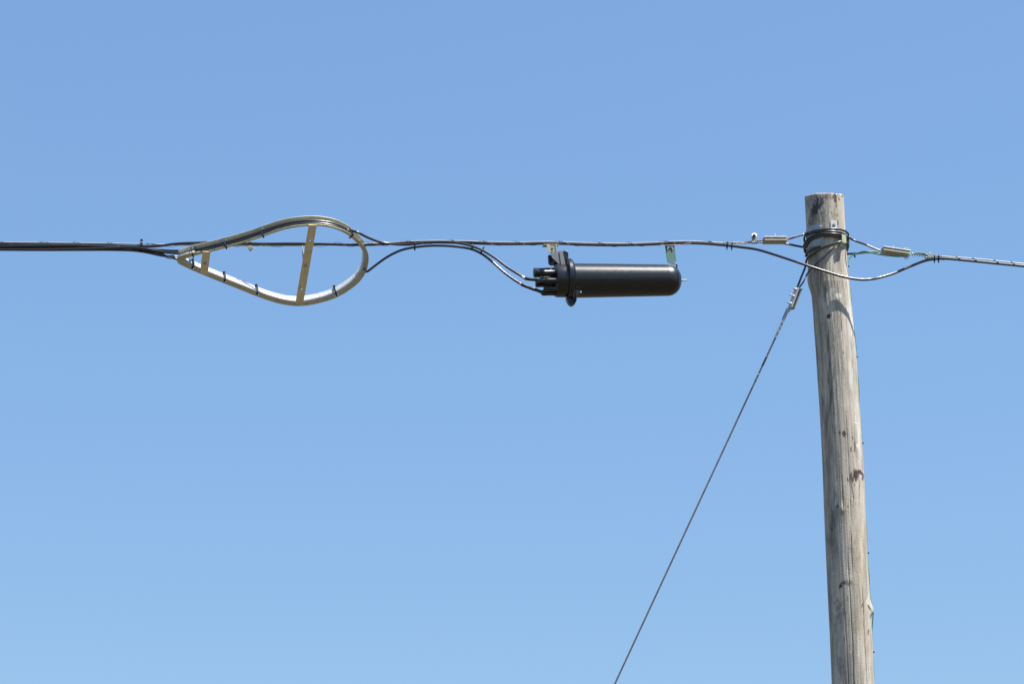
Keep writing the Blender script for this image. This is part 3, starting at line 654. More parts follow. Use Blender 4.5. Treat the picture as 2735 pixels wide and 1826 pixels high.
band_strip(lambda i: [RP(ring_pts[i], ring_out[i], front_h(i), 0.0), RP(ring_pts[i], ring_out[i], front_h(i), TT)])
snow = empty('cable_storage_bracket', RCEN, 'teardrop galvanised channel bracket holding looped cable slack', 'bracket')
bmesh.ops.remove_doubles(bm, verts=bm.verts, dist=1e-5)
frombm('front_flange', bm, 'channel_zinc', snow)
bm = bmesh.new()
band_strip(lambda i: nf(i, WW-TT), far_hole, False); band_strip(lambda i: list(reversed(nf(i, WW))), lambda i, k: far_hole(i, 2-k), False)
band_strip(lambda i: [RP(ring_pts[i], ring_out[i], HW, WW-TT), RP(ring_pts[i], ring_out[i], HW, WW)], None, False)
bmesh.ops.delete(bm, geom=[v_ for v_ in bm.verts if not v_.link_faces], context='VERTS')
bmesh.ops.remove_doubles(bm, verts=bm.verts, dist=1e-5)
frombm('rear_flange', bm, 'channel_zinc', snow)
bm = bmesh.new()
def webrow(i): return [RP(ring_pts[i], ring_out[i], -0.0002, 0.0001), RP(ring_pts[i], ring_out[i], -0.0002, WW-0.0001), RP(ring_pts[i], ring_out[i], TT, WW-TT), RP(ring_pts[i], ring_out[i], TT, TT), RP(ring_pts[i], ring_out[i], -0.0002, 0.0001)]
rows = [[bm.verts.new(p) for p in webrow(i)[:4]] for i in range(nrp)]
for i in range(nrp-1):
    for k in range(4): bm.faces.new((rows[i][k], rows[i+1][k], rows[i+1][(k+1) % 4], rows[i][(k+1) % 4]))
w_o = frombm('web', bm, 'zinc', snow, True)
for p_ in w_o.data.polygons: p_.use_smooth = True
for e in w_o.data.edges: pass
# cross bars on the front
def bar(name, top, bot, wpx, mat, holes=(), boltpx=None, ext=0.0):
    a, b = onring(*top), onring(*bot); al = (b-a).normalized(); sd = al.cross(RN).normalized(); hw = wpx*S/2
    bm = bmesh.new(); L = (b-a).length; t = 0.003
    segs = [0.0]
    for h in holes:
        hd = (onring(*h)-a).dot(al); segs += [hd-0.0042, hd+0.0042]
    segs.append(L)
    xsn = [-hw, -0.0042, 0.0042, hw]
    for layer, off in ((0, 0.0006), (1, 0.0006+t)):
        vs = [[bm.verts.new(a+al*s_+sd*x_+RN*off) for x_ in xsn] for s_ in segs]
        for i in range(len(segs)-1):
            for k in range(3):
                if i % 2 == 1 and k == 1: 
                    # round hole: fan of small corner fills
                    cx_ = (vs[i][1].co+vs[i+1][2].co)/2; n = 12; ringv = []
                    for q in range(n):
                        an = 2*math.pi*q/n; ringv.append(bm.verts.new(cx_+al*(0.0036*math.cos(an))+sd*(0.0036*math.sin(an))))
                    corners = [vs[i+1][2], vs[i][2], vs[i][1], vs[i+1][1]]
                    for ci in range(4):
                        c_ = corners[ci]
                        idx = sorted(range(n), key=lambda z_: (ringv[z_].co-c_.co).length)[:4]
                        idx = sorted(idx, key=lambda z_: (z_-idx[0]+n//2) % n)
                        for q in range(3): 
                            try: bm.faces.new((c_, ringv[idx[q]], ringv[idx[q+1]]))
                            except ValueError: pass
                    continue
                bm.faces.new((vs[i][k], vs[i+1][k], vs[i+1][k+1], vs[i][k+1]))
        if layer == 0: v0 = vs
    for i in range(len(segs)-1):
        bm.faces.new((v0[i][0], v0[i+1][0], vs[i+1][0], vs[i][0])); bm.faces.new((v0[i][3], v0[i+1][3], vs[i+1][3], vs[i][3]))
    for k in range(3):
        bm.faces.new((v0[0][k], v0[0][k+1], vs[0][k+1], vs[0][k])); bm.faces.new((v0[-1][k], v0[-1][k+1], vs[-1][k+1], vs[-1][k]))
    o = frombm(name, bm, mat, snow)
    if boltpx:
        bolt('bolt', onring(*boltpx)+RN*(t+0.0006), RN, 0.006, 0.0035, 'zinc_dull', o, 0.0062, 0.0042, 0.0)
    return o
bar('cross_bar', (835.3, 600), (798.2, 814), 21.5, 'bar_zinc', ((827.5, 642), (804.5, 771)), (816, 708))
bar('cross_bar', (551.5, 671), (544.0, 731), 21.0, 'bar_zinc', (), (547.3, 701))
# hanger arms from the strand to the bracket
armtop = P(807.5, 656.5, 0.0); armbot = onring(811, 712)-RN*0.002
prism('hanger_arm', [P(806, 655, -0.012), P(806, 655, 0.012), P(808.5, 704, 0.024), P(811.5, 716, 0.0), onring(812, 716)+RN*-0.001, onring(814.5, 700)+RN*-0.001], Vector((0.004, 0, 0)), 'zinc_dull', snow, 0.0005)
sc_ = prism('strand_saddle', [P(662, 655.5, -0.008), P(674.5, 655.5, -0.008), P(674.8, 661, -0.008), P(671.5, 666, -0.008), P(664.5, 666, -0.008), P(661.5, 661, -0.008)], Vector((0, 0.016, 0)), 'hanger_zinc', snow, 0.001)
bolt('bolt', P(668.3, 664, 0.0), (0, 0, -1), 0.012, 0.0030, 'strand_steel', sc_, 0.0052, 0.004, 0.001)
tube('saddle_wire', spline([P(637, 656.8, -0.008), P(650, 659, -0.01), P(664, 659.5, -0.011), P(674, 660.5, -0.011), P(684, 662.4, -0.009), P(692, 660.0, -0.006), P(698, 656.5, -0.004)], 0.003), 0.0011, 'strand_steel', sc_, 5)
box('saddle_cap', P(669, 646.6, 0.0), X*0.0085, Yv*0.008, Z*0.0028, 'zinc', sc_, 0.001)
box('strand_saddle', P(541, 653.8, 0.0), X*0.010, Yv*0.009, Z*0.0032, 'zinc', snow, 0.001)
box('strand_saddle', P(550, 644.3, 0.0), X*0.0045, Yv*0.007, Z*0.0026, 'zinc', snow, 0.001)

def chan(i, r, d): return RP(pts2[i], outs[i], r, d)
ITOP = [ring_at(*a) for a in ((930, 628), (900, 613), (872, 606), (835, 603.4), (794, 606.6), (757, 614), (720, 626), (680, 640.2), (640, 652.4), (606.5, 661.4), (565.8, 672), (530, 680.8))]
BUN = -0.022
# ---- T1: upper of the two cables on the bracket, runs on to the closure's upper port
_o = []
for a_, b_ in zip(ITOP[:-1], ITOP[1:]): _o += list(range(a_, b_, 5))
ITOP = _o+[ITOP[-1]]
topA = [chan(i, 0.0082, 0.0335) for i in ITOP]
left1 = [P(-420, 652, -0.014), P(-150, 655, -0.014), P(0, 657.8, -0.014), P(90, 656.6, -0.014), P(190, 656.0, -0.015), P(260, 657.8, -0.016), P(340, 662.0, -0.018), P(400, 666.5, -0.020), P(440, 668.6, -0.020), P(490, 670.3, -0.020)]
right1 = [(951, 618.8, -0.085), (979, 632.8, -0.062), (1006.7, 643.6, -0.036), (1034.5, 650, -0.016), (1075, 653.4, -0.010), (1103, 652.4, -0.009), (1131, 648.6, -0.009), (1168.6, 646.0, -0.0095), (1206, 647.2, -0.011), (1243.5, 652.6, -0.014), (1281, 664.8, -0.020), (1318, 686.2, -0.035), (1356, 714.4, -0.055), (1384, 732.0, -0.067), (1399, 741.2, -0.072)]
endA = [(1403, 743.5, -0.0735), (1420, 746.0, -0.076), (1444, 748.4, -0.080), (1456, 749.4, -0.081)]
pathA = smooth_pts(spline(left1+list(reversed(topA))+[P(*a) for a in right1]+[P(*endA[0])], 0.006), 2)
cabA = tag(tube('fibre_cable', pathA, RC, 'cable_black', None, 12), 'black cable over the bracket top that enters the upper closure port', 'cable')
# ---- T2/L1: slack loop lying in the channel all the way round
ilist_top = [ring_at(*a) for a in ((530, 680.8), (565.8, 672), (606.5, 661.4), (640, 652.4), (680, 640.2), (720, 626), (757, 614), (794, 606.6), (835, 603.4), (872, 606), (900, 613), (930, 628), (950, 646), (966, 666), (973, 690))]
ilist_bot = [ring_at(*a) for a in ((966.3, 725), (951, 747), (923.5, 769), (890, 787.5), (849.5, 800), (812.5, 806.4), (786.6, 806.8), (757, 802.6), (723, 793.2), (688, 780.8), (643.5, 763), (599, 745.5), (554.7, 727.4), (520, 712.9), (502, 705.3))]
def dense(lst):
    out = [lst[0]]
    for a_, b_ in zip(lst[:-1], lst[1:]):
        st_ = 5 if b_ > a_ else -5
        out += [k_ for k_ in range(a_+st_, b_, st_) if abs(k_-b_) > 2]+[b_]
    return out
ilist_bot = dense(ilist_bot)
dl_ = Vector((-0.82, -0.57, 0)).normalized(); dm_ = Vector((-1, 0.12, 0)).normalized()
TIPB = [RP(tip2, dl_, 0.0095, 0.022), RP(tip2, dm_, 0.028, 0.022)]
TIPC = [RP(tip2, dl_, 0.0095, 0.038), RP(tip2, dm_, 0.028, 0.038)]
print('TIP', [(tuple(round(q) for q in proj(a)), round(a.y-Y0, 3)) for a in TIPB+TIPC])
def dlow(j, n): return 0.0125
left2 = [P(-420, 661, -0.017), P(-150, 664, -0.018), P(0, 666.8, -0.018), P(90, 667.0, -0.019), P(190, 665.4, -0.021), P(290, 662.5, -0.024), P(340, 660.8, -0.024), P(381, 663.5, -0.028), P(424, 671.4, -0.030), P(465, 676, -0.031), P(500, 676.2, -0.031)]
pathB = left2+[chan(i, 0.0084, (0.0095 if k < 11 else (0.0105 if k == 11 else 0.012+0.002*(k-12)))) for k, i in enumerate(ilist_top)]+[chan(i, 0.0088, 0.022) for i in ilist_bot]+TIPB
lowL1 = [P(446, 686.5, -0.034), P(429, 675.8, -0.016), P(392, 668.6, -0.010), P(357.6, 664.2, -0.006), P(300, 661.0, -0.004), P(238, 660, -0.002), P(120, 661.0, -0.001), P(0, 660.6, 0.0), P(-150, 658, 0.0), P(-420, 654, 0.0)]
pathB = smooth_pts(spline(pathB+lowL1, 0.006), 2)
cabB = tag(tube('fibre_cable', pathB, RC, 'cable_black', None, 12), 'black lettered cable that lies inside the bracket channel all the way round', 'cable')
# ---- L2: lower cable to the bracket's lower side, leaves the nose and climbs to the span, then the lower closure port
pathC = [P(-420, 659, 0.004), P(-150, 663, 0.004), P(0, 666.8, 0.004), (P(120, 667.6, 0.003)), P(238, 667.2, 0.002), P(300, 667.2, 0.0), P(357.6, 669.2, -0.008), P(392, 674, -0.014), P(429, 682, -0.020), P(448, 684.5, -0.024)]
pathC += list(reversed(TIPC))+[chan(i, 0.0088, 0.038) for i in reversed(ilist_bot[1:])]+[chan(ilist_bot[0], 0.012, 0.034)]
rightC = [(981, 725.0, 0.016), (997.5, 712.6, 0.014), (1025, 692.2, 0.008), (1050, 677.5, 0.003), (1075, 667, -0.003), (1112, 659.8, -0.007), (1150, 656.3, -0.009), (1187, 656.4, -0.010), (1225, 659.4, -0.012), (1262, 666.3, -0.011), (1290, 680.0, -0.016), (1318, 702, -0.024), (1346.5, 727.2, -0.034), (1374.6, 748, -0.044), (1389.6, 757.4, -0.048)]
pathC = smooth_pts(spline(pathC+[P(*a) for a in rightC]+[P(1393, 759.3, -0.049)], 0.006), 2)
cabC = tag(tube('fibre_cable', pathC, RC, 'cable_black', None, 12), 'black cable leaving the bracket nose upward and entering the lower closure port', 'cable')
# printed lettering on the outermost turn: worn white marks too small to read
Vb = [p for p in pathB]; Fb = frames(Vb)
bm = bmesh.new(); rnd = random.Random(11)
for (x0, x1) in ((668, 700), (722, 750), (757, 768), (772, 796), (905, 929)):
    idx = [i for i, p in enumerate(Vb) if x0 < proj(p)[0] < x1 and proj(p)[1] < 655 and i > 60]
    if not idx: continue
    i0, i1 = idx[0], idx[-1]
    dist = 0.0; seq = Vb[i0:i1+1]
    tot = sum((seq[k+1]-seq[k]).length for k in range(len(seq)-1)); s_ = 0.0
    while s_ < tot:
        w_ = rnd.choice((0.0009, 0.0014, 0.002)); 
        acc = 0
        for k in range(len(seq)-1):
            L = (seq[k+1]-seq[k]).length
            if acc+L >= s_: break
            acc += L
        p = seq[k].lerp(seq[k+1], (s_-acc)/L); t = (seq[k+1]-seq[k]).normalized()
        nrm = (Vector((0, 0, CAMZ))-p); nrm = (nrm-t*nrm.dot(t)).normalized(); nrm = (nrm*0.97-RU*0.25).normalized(); sd = t.cross(nrm).normalized()
        hh = rnd.choice((0.0016, 0.0016, 0.0011)); o_ = rnd.choice((0, 0, 0.0004, -0.0004))
        c_ = p+nrm*(RC+0.00025)+sd*o_
        q = [bm.verts.new(c_+t*a_+sd*b_-nrm*(b_*b_/(2*RC))) for a_, b_ in ((-w_/2, -hh), (w_/2, -hh), (w_/2, hh), (-w_/2, hh))]
        bm.faces.new(q); s_ += w_+rnd.choice((0.0007, 0.001, 0.0016))
frombm('printed_lettering', bm, 'lettering', cabB)['kind'] = 'stuff'

# ------------------------------------------------------------------ cable ties
TIEG = None
def tie_loop(label, c, axis, a, b, headdir, tail=0.0, wid=0.0045, nm='cable_tie'):
    """flat strap round a bundle: a = half height, b = half depth"""
    axis = Vector(axis).normalized(); up = (Z-axis*Z.dot(axis)).normalized(); dp = axis.cross(up)
    root = empty(nm, c, label, 'cable tie')
    n = 28; v = []; f = []
    for i in range(n):
        an = 2*math.pi*i/n
        for (rr, ax_) in ((0, -wid/2), (0, wid/2), (0.0014, wid/2), (0.0014, -wid/2)):
            v.append(Vector(c)+up*((a+rr)*math.cos(an))+dp*((b+rr)*math.sin(an))+axis*ax_)
    for i in range(n):
        for k in range(4):
            f.append((i*4+k, ((i+1) % n)*4+k, ((i+1) % n)*4+(k+1) % 4, i*4+(k+1) % 4))
    pydata('strap', v, f, 'tie_black', root, False)
    h = Vector(headdir).normalized(); h = (h-axis*h.dot(axis)).normalized(); sd = axis.cross(h)
    ext = abs(h.dot(up))*a+abs(h.dot(dp))*b
    hc = Vector(c)+h*(ext+0.0034)
    box('head', hc, axis*(wid*0.75), sd*0.0032, h*0.0034, 'tie_black', root, 0.0007)
    if tail: box('tail', hc+h*(0.003+tail/2)+axis*0.001, axis*(wid*0.32), sd*0.0008, h*(tail/2), 'tie_black', root, 0.0002)
    return root
tie_loop('cable tie left of the bracket with its pale head standing up', P(376, 660.5, -0.010), (1, 0, -0.10), 0.0215, 0.0200, (0.02, -0.3, 1), 0.004, 0.0080)
tie_loop('cable tie right of the bracket with its tail hanging straight down', P(1108, 654.2, -0.003), (1, 0, 0), 0.0165, 0.0125, (0, -0.15, -1), 0.004)
tie_loop('flat cable tie at the crest just before the two cables dive', P(1261, 659.8, -0.012), (1, 0, -0.30), 0.0125, 0.0085, (-0.2, 1, 0.1), 0.0)
tie_loop('cable tie on the diving cables with its tail sticking up', P(1286, 671.8, -0.018), (1, 0, -0.55), 0.0118, 0.0085, (0.3, -0.1, 1), 0.007)
for dx, lab in ((-5.5, 'left one of the paired cable ties on the span left of the pole'), (7, 'right one of the paired cable ties on the span left of the pole')):
    tie_loop(lab, P(1948+dx, 652.6+dx*0.1, -0.004), (1, 0, -0.12), 0.0125, 0.0105, (0.12 if dx < 0 else -0.1, -0.1, -1), 0.009)
for dx, lab in ((-5, 'left one of the paired cable ties on the span right of the pole'), (6, 'right one of the paired cable ties on the span right of the pole')):
    tie_loop(lab, P(2501+dx, 687.6, -0.001), (1, 0, -0.1), 0.0128, 0.0085, (0.05, -0.1, -1), 0.007)
tie_loop('small cable tie on the green wire right beside the pole', P(2282.5, 679.2, 0.045), (1, -0.2, 0.05), 0.0062, 0.0062, (0.2, -0.2, -1), 0.004)
def strap_path(name, pts, wvec, wid, label, headpt=None, headsz=0.0040):
    root = empty(name, pts[len(pts)//2], label, 'cable tie'); bm = bmesh.new(); wv_ = Vector(wvec).normalized()
    p = spline(pts, 0.002); F = frames(p); rows = []
    for q, (t, u, w) in zip(p, F):
        nn = t.cross(wv_).normalized()
        rows.append([bm.verts.new(q+wv_*(wid/2*s_)+nn*(0.0007*k_)) for s_, k_ in ((-1, -1), (1, -1), (1, 1), (-1, 1))])
    for a_, b_ in zip(rows[:-1], rows[1:]):
        for k in range(4): bm.faces.new((a_[k], b_[k], b_[(k+1) % 4], a_[(k+1) % 4]))
    bm.faces.new(rows[0]); bm.faces.new(list(reversed(rows[-1])))
    frombm('strap', bm, 'tie_black', root)
    if headpt is not None:
        h = bmesh.new(); bmesh.ops.create_icosphere(h, subdivisions=1, radius=headsz)
        for v_ in h.verts: v_.co = v_.co*(1+0.25*mnoise.noise(v_.co*900))+Vector(headpt)
        frombm('head', h, 'tie_black', root)
    return root
BL = ['empty-looking cable tie on the lower channel next to the pointed tip', 'cable tie on the straight lower channel nearer the short cross bar', 'cable tie on the lower channel where it begins to curve', 'cable tie on the lower channel right of the long cross bar']
for s_, lab, lean in zip(SLOT_B, BL, (0.15, 0.0, -0.08, 0.3)):
    i = s_+2; tng = Vector((outs[i].y*-1, outs[i].x, 0)); T3 = RX*tng.x+RU*tng.y
    pts = [chan(i, HW*0.47, 0.006), chan(i, HW*0.47, -0.003), chan(i, 0.001, -0.004), chan(i, -0.007, 0.006), chan(i, -0.009, 0.024), chan(i, -0.008, 0.042), chan(i, -0.003, WW+0.003)]
    pts = [q+T3*(lean*0.02*k/6) for k, q in enumerate(pts)]
    strap_path('cable_tie', pts, T3, 0.0072, lab, chan(i, -0.007, WW*0.93)+T3*(lean*0.02), 0.0064)
TL = ['cable tie over the two cables at the bracket tip', 'cable tie over the two cables on the left half of the sloping upper arm', 'cable tie over the two cables beside the printed lettering', 'greyish cable tie over the two cables on the upper right bend']
for s_, lab in zip(SLOT_T, TL):
    i = s_-1; tng = Vector((outs[i].y*-1, outs[i].x, 0)); T3 = RX*tng.x+RU*tng.y
    pts = [chan(i, HW*0.47, WW+0.002), chan(i, HW*0.5, WW-0.005), chan(i, 0.0158, 0.038), chan(i, 0.0160, 0.022), chan(i, 0.0156, 0.008), chan(i, 0.0125, -0.001), chan(i, 0.006, -0.0032), chan(i, -0.003, -0.003), chan(i, -0.005, 0.004)]
    strap_path('cable_tie', pts, T3, 0.0052, lab, chan(i, -0.0052, 0.003), 0.0040)

# ------------------------------------------------------------------ black joint closure hanging from the span
YAW = math.radians(8.0)
CORG = P(1560, 749.4, -0.040)
CAX = (P(1824, 748.2, -0.040+264*S*math.tan(YAW))-CORG).normalized()    # from the ports to the dome
CZ = (Z-CAX*Z.dot(CAX)).normalized()
CF = CAX.cross(CZ)                                         # towards the camera
def cl(px_along, up_px, front_px):
    """closure coordinates in photo pixels measured from x=1560 on its axis"""
    return CORG+CAX*((px_along-1560)*S/math.cos(YAW))+CZ*((up_px-front_px*math.sin(math.radians(19)))*S/math.cos(math.radians(19)))+CF*(front_px*S)
closure = empty('joint_closure', CORG, 'black dome-shaped cable joint closure hanging under the span', 'joint closure')
A_ = S/math.cos(YAW); RP_ = S
rb = lambda x: (46.2-4.4*(x-1530)/290)*RP_
prof = [((1516-1560)*A_, 44.5*RP_), ((1519-1560)*A_, 46.4*RP_)]
for x in range(1530, 1785, 12): prof.append(((x-1560)*A_, rb(x)))
R_end = rb(1784)
for k in range(0, 13):
    a = math.pi/2*k/12; prof.append((((1784-1560)*A_)+math.sin(a)*38*A_, max(0.0001, R_end*(math.cos(a)**0.85))))
lathe('dome', prof, CORG, CAX, 'closure_black', closure, 72)
lathe('valve', [((1821-1560)*A_, 0.0052), ((1825-1560)*A_, 0.0052), ((1825.2-1560)*A_, 0.0030), ((1838-1560)*A_, 0.0030), ((1838.3-1560)*A_, 0.0001)], CORG, CAX, 'grip_steel', closure, 14)
base = lathe('base', [((1481-1560)*A_, 40*RP_), ((1482.5-1560)*A_, 43*RP_), ((1486-1560)*A_, 44.3*RP_), ((1512-1560)*A_, 44.6*RP_), ((1517-1560)*A_, 44.6*RP_)], CORG, CAX, 'closure_black', closure, 64)
lathe('clamp_ring', [((1513-1560)*A_, 45*RP_), ((1513.5-1560)*A_, 54*RP_), ((1516-1560)*A_, 56.5*RP_), ((1524-1560)*A_, 56.5*RP_), ((1527-1560)*A_, 54*RP_), ((1531-1560)*A_, 48.5*RP_), ((1532-1560)*A_, 46*RP_)], CORG+CZ*(3.2*S), CAX, 'closure_black', closure, 72)
# lug under the ring
lug_pts = [(1508, -42), (1509.5, -50), (1513.5, -58), (1519, -63), (1525, -63.5), (1531, -60), (1535.5, -52), (1536.5, -43)]
prism('lug', [cl(x, y, 9) for x, y in lug_pts], -CF*(19*S), 'closure_black', closure, 0.0022)
latch = box('latch', cl(1532, -32, 40), CAX*(6*S), Z*(6*S), CF*(7*S), 'closure_black', closure, 0.002)
lathe('latch_pin', [(0, 0.0034), (0.006, 0.0034), (0.0075, 0.0018), (0.0076, 0.0001)], cl(1541.5, -32.2, 41), Z*0.9+CF*0.2, 'zinc', latch, 12)
# cable ports
def port(x0, upx, fpx, r, cap=True, name='port'):
    o = cl(1560, upx, fpx)
    pr = [((x0-1560)*A_, r*0.80*RP_), ((x0+1.5-1560)*A_, r*0.95*RP_), ((x0+8-1560)*A_, r*RP_), ((x0+9.2-1560)*A_, r*0.93*RP_), ((1484-1560)*A_, r*1.03*RP_)]
    if not cap: pr = [((x0-1560)*A_, r*0.9*RP_), ((x0+2-1560)*A_, r*RP_), ((x0+10-1560)*A_, r*1.05*RP_), ((x0+18-1560)*A_, r*0.96*RP_), ((1484-1560)*A_, r*1.06*RP_)]
    return lathe(name, pr, o, CAX, 'closure_black', base, 26)
port(1428, 21.5, -14, 13.5); port(1447, 21, 21, 9); port(1450, 0.5, 33, 7.8, False); port(1433, -8.5, -22, 9.5); port(1446, -20.5, 25, 6.5); port(1444, -31.5, 2, 8, False); port(1440, 4, 4, 8)
# heat-shrink sleeves on the two cables, with their pale taped ends
def sleeve(cab, p1, ends):
    tube('heat_shrink_sleeve', smooth_pts(spline(ends, 0.003), 2), lambda t: 0.0073+0.0012*max(0, (t-0.62)/0.38)**0.5*0.9+0.0004*math.sin(t*17), 'sleeve_black', cab, 14)
    a, b = p1; tube('tape', spline([a, b], 0.002), lambda t: 0.0069-0.0006*abs(t-0.5), 'white_tape', cab, 12)
sa = [P(1402, 743.2, -0.0735), P(1414, 745.3, -0.0755), P(1430, 747.2, -0.08), cl(1446, 0.8, 33), cl(1462, 0.5, 33)]
sleeve(cabA, (P(1394.5, 738.8, -0.071), P(1402.5, 743.4, -0.0735)), sa)
sb = [P(1392, 758.7, -0.049), P(1405, 764.6, -0.053), P(1421, 770.5, -0.056), P(1436, 775.6, -0.056), cl(1447, -30.5, 2), cl(1462, -31.5, 2)]
sleeve(cabC, (P(1389, 757.0, -0.048), P(1393, 759.3, -0.049)), sb)
# hinge block on top of the base and its hanger to the strand
hb = prism('hinge_block', [cl(1468.5, 68, -4), cl(1474, 70, -4), cl(1492, 46, -4), cl(1496, 43, -4), cl(1474, 43, -4), cl(1468.5, 48, -4)], -CF*(10*S), 'closure_black', closure, 0.001)
hp = prism('hinge_plate', [cl(1473.5, 78.5, 14), cl(1493, 78.5, 14), cl(1496.6, 45, 14), cl(1492, 45, 14), cl(1475, 62, 14)], -CF*(5*S), 'closure_grey', closure, 0.0008)
prism('hinge_plate', [cl(1495, 79.8, 16), cl(1504.5, 79.8, 16), cl(1509.6, 44, 16), cl(1498, 44, 16)], -CF*(26*S), 'closure_grey', closure, 0.0008)
blk = prism('latch_block', [cl(1506, 76, 4), cl(1521.5, 76, 4), cl(1521.0, 62, 4), cl(1512, 55, 4), cl(1509, 45, 4)], -CF*(15*S), 'closure_black', closure, 0.001)
nutc = cl(1513.7, 77.4, -2)
box('square_nut', nutc, (CAX+CF).normalized()*(6.2*S), (CAX-CF).normalized()*(6.2*S), Z*(1.5*S), 'zinc', blk, 0.0006)
lathe('nut_hole', [(0, 0.0046), (0.0008, 0.0044), (0.0009, 0.0001)], nutc+Z*(1.55*S), Z, 'tie_black', blk, 12)
hg = prism('hanger', [cl(1471, 97.5, 10), cl(1490.3, 97.5, 10), cl(1490.6, 79, 10), cl(1472.5, 76, 10)], -CF*(2.2*S), 'hanger_zinc', closure, 0.0004)
prism('hanger_flange', [cl(1462.6, 98, 12), cl(1471.4, 98, 12), cl(1473.0, 76, 12), cl(1466.8, 73.5, 12)], -CF*(3*S)+CAX*(1*S), 'clamp_zinc', hg, 0.0004)
prism('hanger_flange', [cl(1487, 98, 12), cl(1490.6, 98, 12), cl(1490.8, 79, 12), cl(1487, 79, 12)], -CF*(2.5*S), 'zinc_dull', hg, 0.0004)
bolt('bolt', cl(1478.5, 88, 10), CF, 0.005, 0.003, 'zinc_dull', hg, 0.006, 0.004, 0.0)
prism('saddle', [cl(1455, 98.2, 11), cl(1496, 98.2, 11), cl(1496, 96.6, 11), cl(1455, 96.6, 11)], -CF*(22*S), 'clamp_zinc', hg, 0.0003)
# right-hand strap hanger
rh = prism('strap_hanger', [cl(1786.4, 98.5, -8), cl(1812.8, 98.5, -8), cl(1815, 42.5, -8), cl(1803, 42.5, -8), cl(1790.8, 49, -8), cl(1789.6, 53, -8)], -CF*(2.2*S), 'iridescent_zinc', closure, 0.0004)
prism('strap_clip', [cl(1785.8, 99.3, -5), cl(1813.2, 99.3, -5), cl(1812.6, 92.8, -5), cl(1788.0, 92.8, -5)], -CF*(6*S), 'clamp_zinc', rh, 0.0005)
prism('strap_clip', [cl(1792.5, 91.8, -6.8), cl(1807.5, 91.8, -6.8), cl(1808.5, 82, -6.8), cl(1806, 82, -6.8), cl(1804, 88, -6.8), cl(1796, 88, -6.8), cl(1793.8, 82, -6.8), cl(1791.6, 82, -6.8)], CF*(1.0*S), 'zinc_dull', rh, 0.0002)
tube('strap_wire', spline([P(1769, 653.5, -0.009), P(1775, 655.2, -0.012), P(1785, 655.4, -0.012), P(1800, 654.4, -0.012), P(1812, 655.3, -0.012), P(1822, 653.8, -0.01), P(1832, 651.3, -0.009), P(1845, 649, -0.007)], 0.003), 0.0013, 'strand_steel', rh, 5)
bolt('bolt', cl(1812.2, 43.5, -12), CF, 0.012, 0.003, 'zinc', rh, 0.0058, 0.004, 0.004)
box('foot', cl(1815.5, 36, -14), CAX*(1.3*S), Z*(6*S), CF*(5*S), 'tie_black', rh, 0.0004)

# ------------------------------------------------------------------ small grips on the strand
gr = empty('wire_rope_grip', P(2014, 640, -0.01), 'bright round-headed wire grip standing upright left of the clamp', 'wire grip')
lathe('washer', [(0, 0.0116), (0.0022, 0.0116), (0.0023, 0.0001)], P(2015, 628.5, -0.006), Vector((-0.05, -0.93, 0.36)), 'zinc', gr, 22)
prism('grip_body', [P(2007.5, 630, -0.002), P(2022.5, 628, -0.002), P(2025, 641, -0.002), P(2024.5, 646.5, -0.002), P(2009, 648.5, -0.002)], Vector((0, 0.009, 0)), 'zinc_dull', gr, 0.0012)
bolt('stud', P(2014.2, 629.5, -0.008), Vector((-0.02, -0.90, -0.42)), 0.017, 0.0052, 'leg_steel', gr, 0.0078, 0.006, 0.0)
box('grip_jaw', P(2015, 647.5, -0.012), X*0.013, Yv*0.009, Z*0.0045, 'zinc', gr, 0.0016)
g2 = empty('wire_clip', P(2420, 666, -0.02), 'small square metal clip at the end of the right clamp', 'wire clip')
box('clip_plate', P(2419.5, 666.5, -0.022), al*0.0118, Vector((0, 0.016, 0)), upr*0.0012, 'zinc', g2, 0.0004)
prism('clip_side', [P(2410, 664.5, -0.030), P(2420.5, 660.8, -0.030), P(2427, 675, -0.030), P(2418.5, 673.5, -0.030)], Vector((0, 0.003, 0)), 'zinc_dull', g2, 0.0004)
bolt('stud', P(2416.5, 668.5, -0.033), (-0.2, -0.85, 0.3), 0.008, 0.0035, 'zinc', g2, 0.0062, 0.004, 0.0)
tube('clip_wire', spline([P(2413.5, 683, -0.03), P(2415, 688, -0.03), P(2418, 691.6, -0.03), P(2424, 689.5, -0.03), P(2428.5, 685.5, -0.028), P(2430, 681, -0.025)], 0.002), 0.0011, 'grip_black', g2, 5)
g3 = empty('wire_rope_grip', P(2482, 683, -0.004), 'knuckle-shaped wire grip between the right clamp and the paired cable ties', 'wire grip')
prism('grip_body', [P(2473, 684, -0.012), P(2476, 678, -0.012), P(2484, 676.5, -0.012), P(2492, 679, -0.012), P(2494, 683, -0.012), P(2489, 688, -0.012), P(2478, 687.5, -0.012)], Vector((0, 0.022, 0)), 'clamp_zinc', g3, 0.0018)
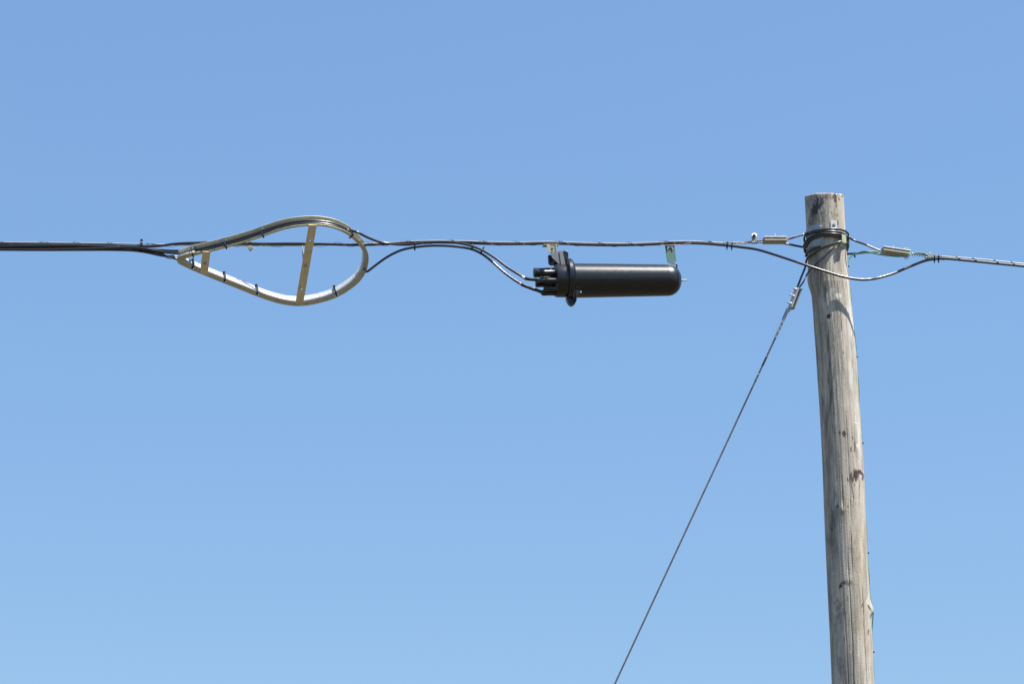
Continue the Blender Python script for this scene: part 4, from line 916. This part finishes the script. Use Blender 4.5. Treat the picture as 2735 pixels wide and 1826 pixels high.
box('grip_jaw', P(2482, 690.5, -0.003), X*0.0085, Yv*0.007, Z*0.0045, 'zinc_dull', g3, 0.001)
lathe('nut', [(0, 0.006), (0.005, 0.006), (0.0052, 0.0001)], P(2474, 687, -0.006), Vector((-0.3, -0.4, -0.8)), 'strand_steel', g3, 6, False)
lathe('nut', [(0, 0.0055), (0.005, 0.0055), (0.0052, 0.0001)], P(2484, 679, -0.006), Vector((0.1, -0.5, 0.8)), 'zinc', g3, 6, False)

# ------------------------------------------------------------------ green earth wire
gp = [P(2478, 683.0, -0.010), P(2468, 677.0, -0.014), P(2456, 674.5, -0.020), P(2446, 675.5, -0.030), P(2434, 679.5, -0.052), P(2424, 681.8, -0.056), P(2414, 683.5, -0.045), P(2400, 685.2, -0.03), P(2378, 683.6, -0.02), P(2356, 680.8, -0.012), P(2343, 679.0, -0.006), P(2330, 676.0, 0.004), P(2318, 672.6, 0.012), P(2305, 671.6, 0.022), P(2294, 674.5, 0.032), P(2284, 678.2, 0.038)]
gp += [P(2276, 682.5, 0.036), P(2268.5, 691, 0.03), P(2264.5, 702, 0.022), P(2263.8, 712, 0.016)]
def edge_right(py): return float(np.interp(py, [e[0] for e in EDGE], [e[2] for e in EDGE]))
gpole = []
for py in range(722, 1990, 24):
    th = 95+3*math.sin(py*0.011)
    b_ = 0.0014
    if 1560 < py < 1680: b_ = 0.0014+0.010*math.exp(-((py-1632)/30.0)**2)
    gpole.append(cyl(th, py, b_+0.0012*math.sin(py*0.05)))
earth = tag(tube('earth_wire', spline(gp+gpole+[cyl(95, 1990, 0.003, 2.0), cyl(95, 1990, 0.010, 0.0)], 0.006), 0.0025, 'earth_green', None, 8), 'green insulated earth wire running down the right edge of the pole', 'wire')
for py in (711, 953, 1183, 1476, 1740):
    c = cyl(88, py, 0.001); ax = Vector((0.98, -0.15, 0.1))
    cp = lathe('nail_clip', [(0, 0.0042), (0.003, 0.0042), (0.0045, 0.003), (0.0065, 0.0026), (0.0066, 0.0001)], c, ax, 'tie_black', earth, 10)
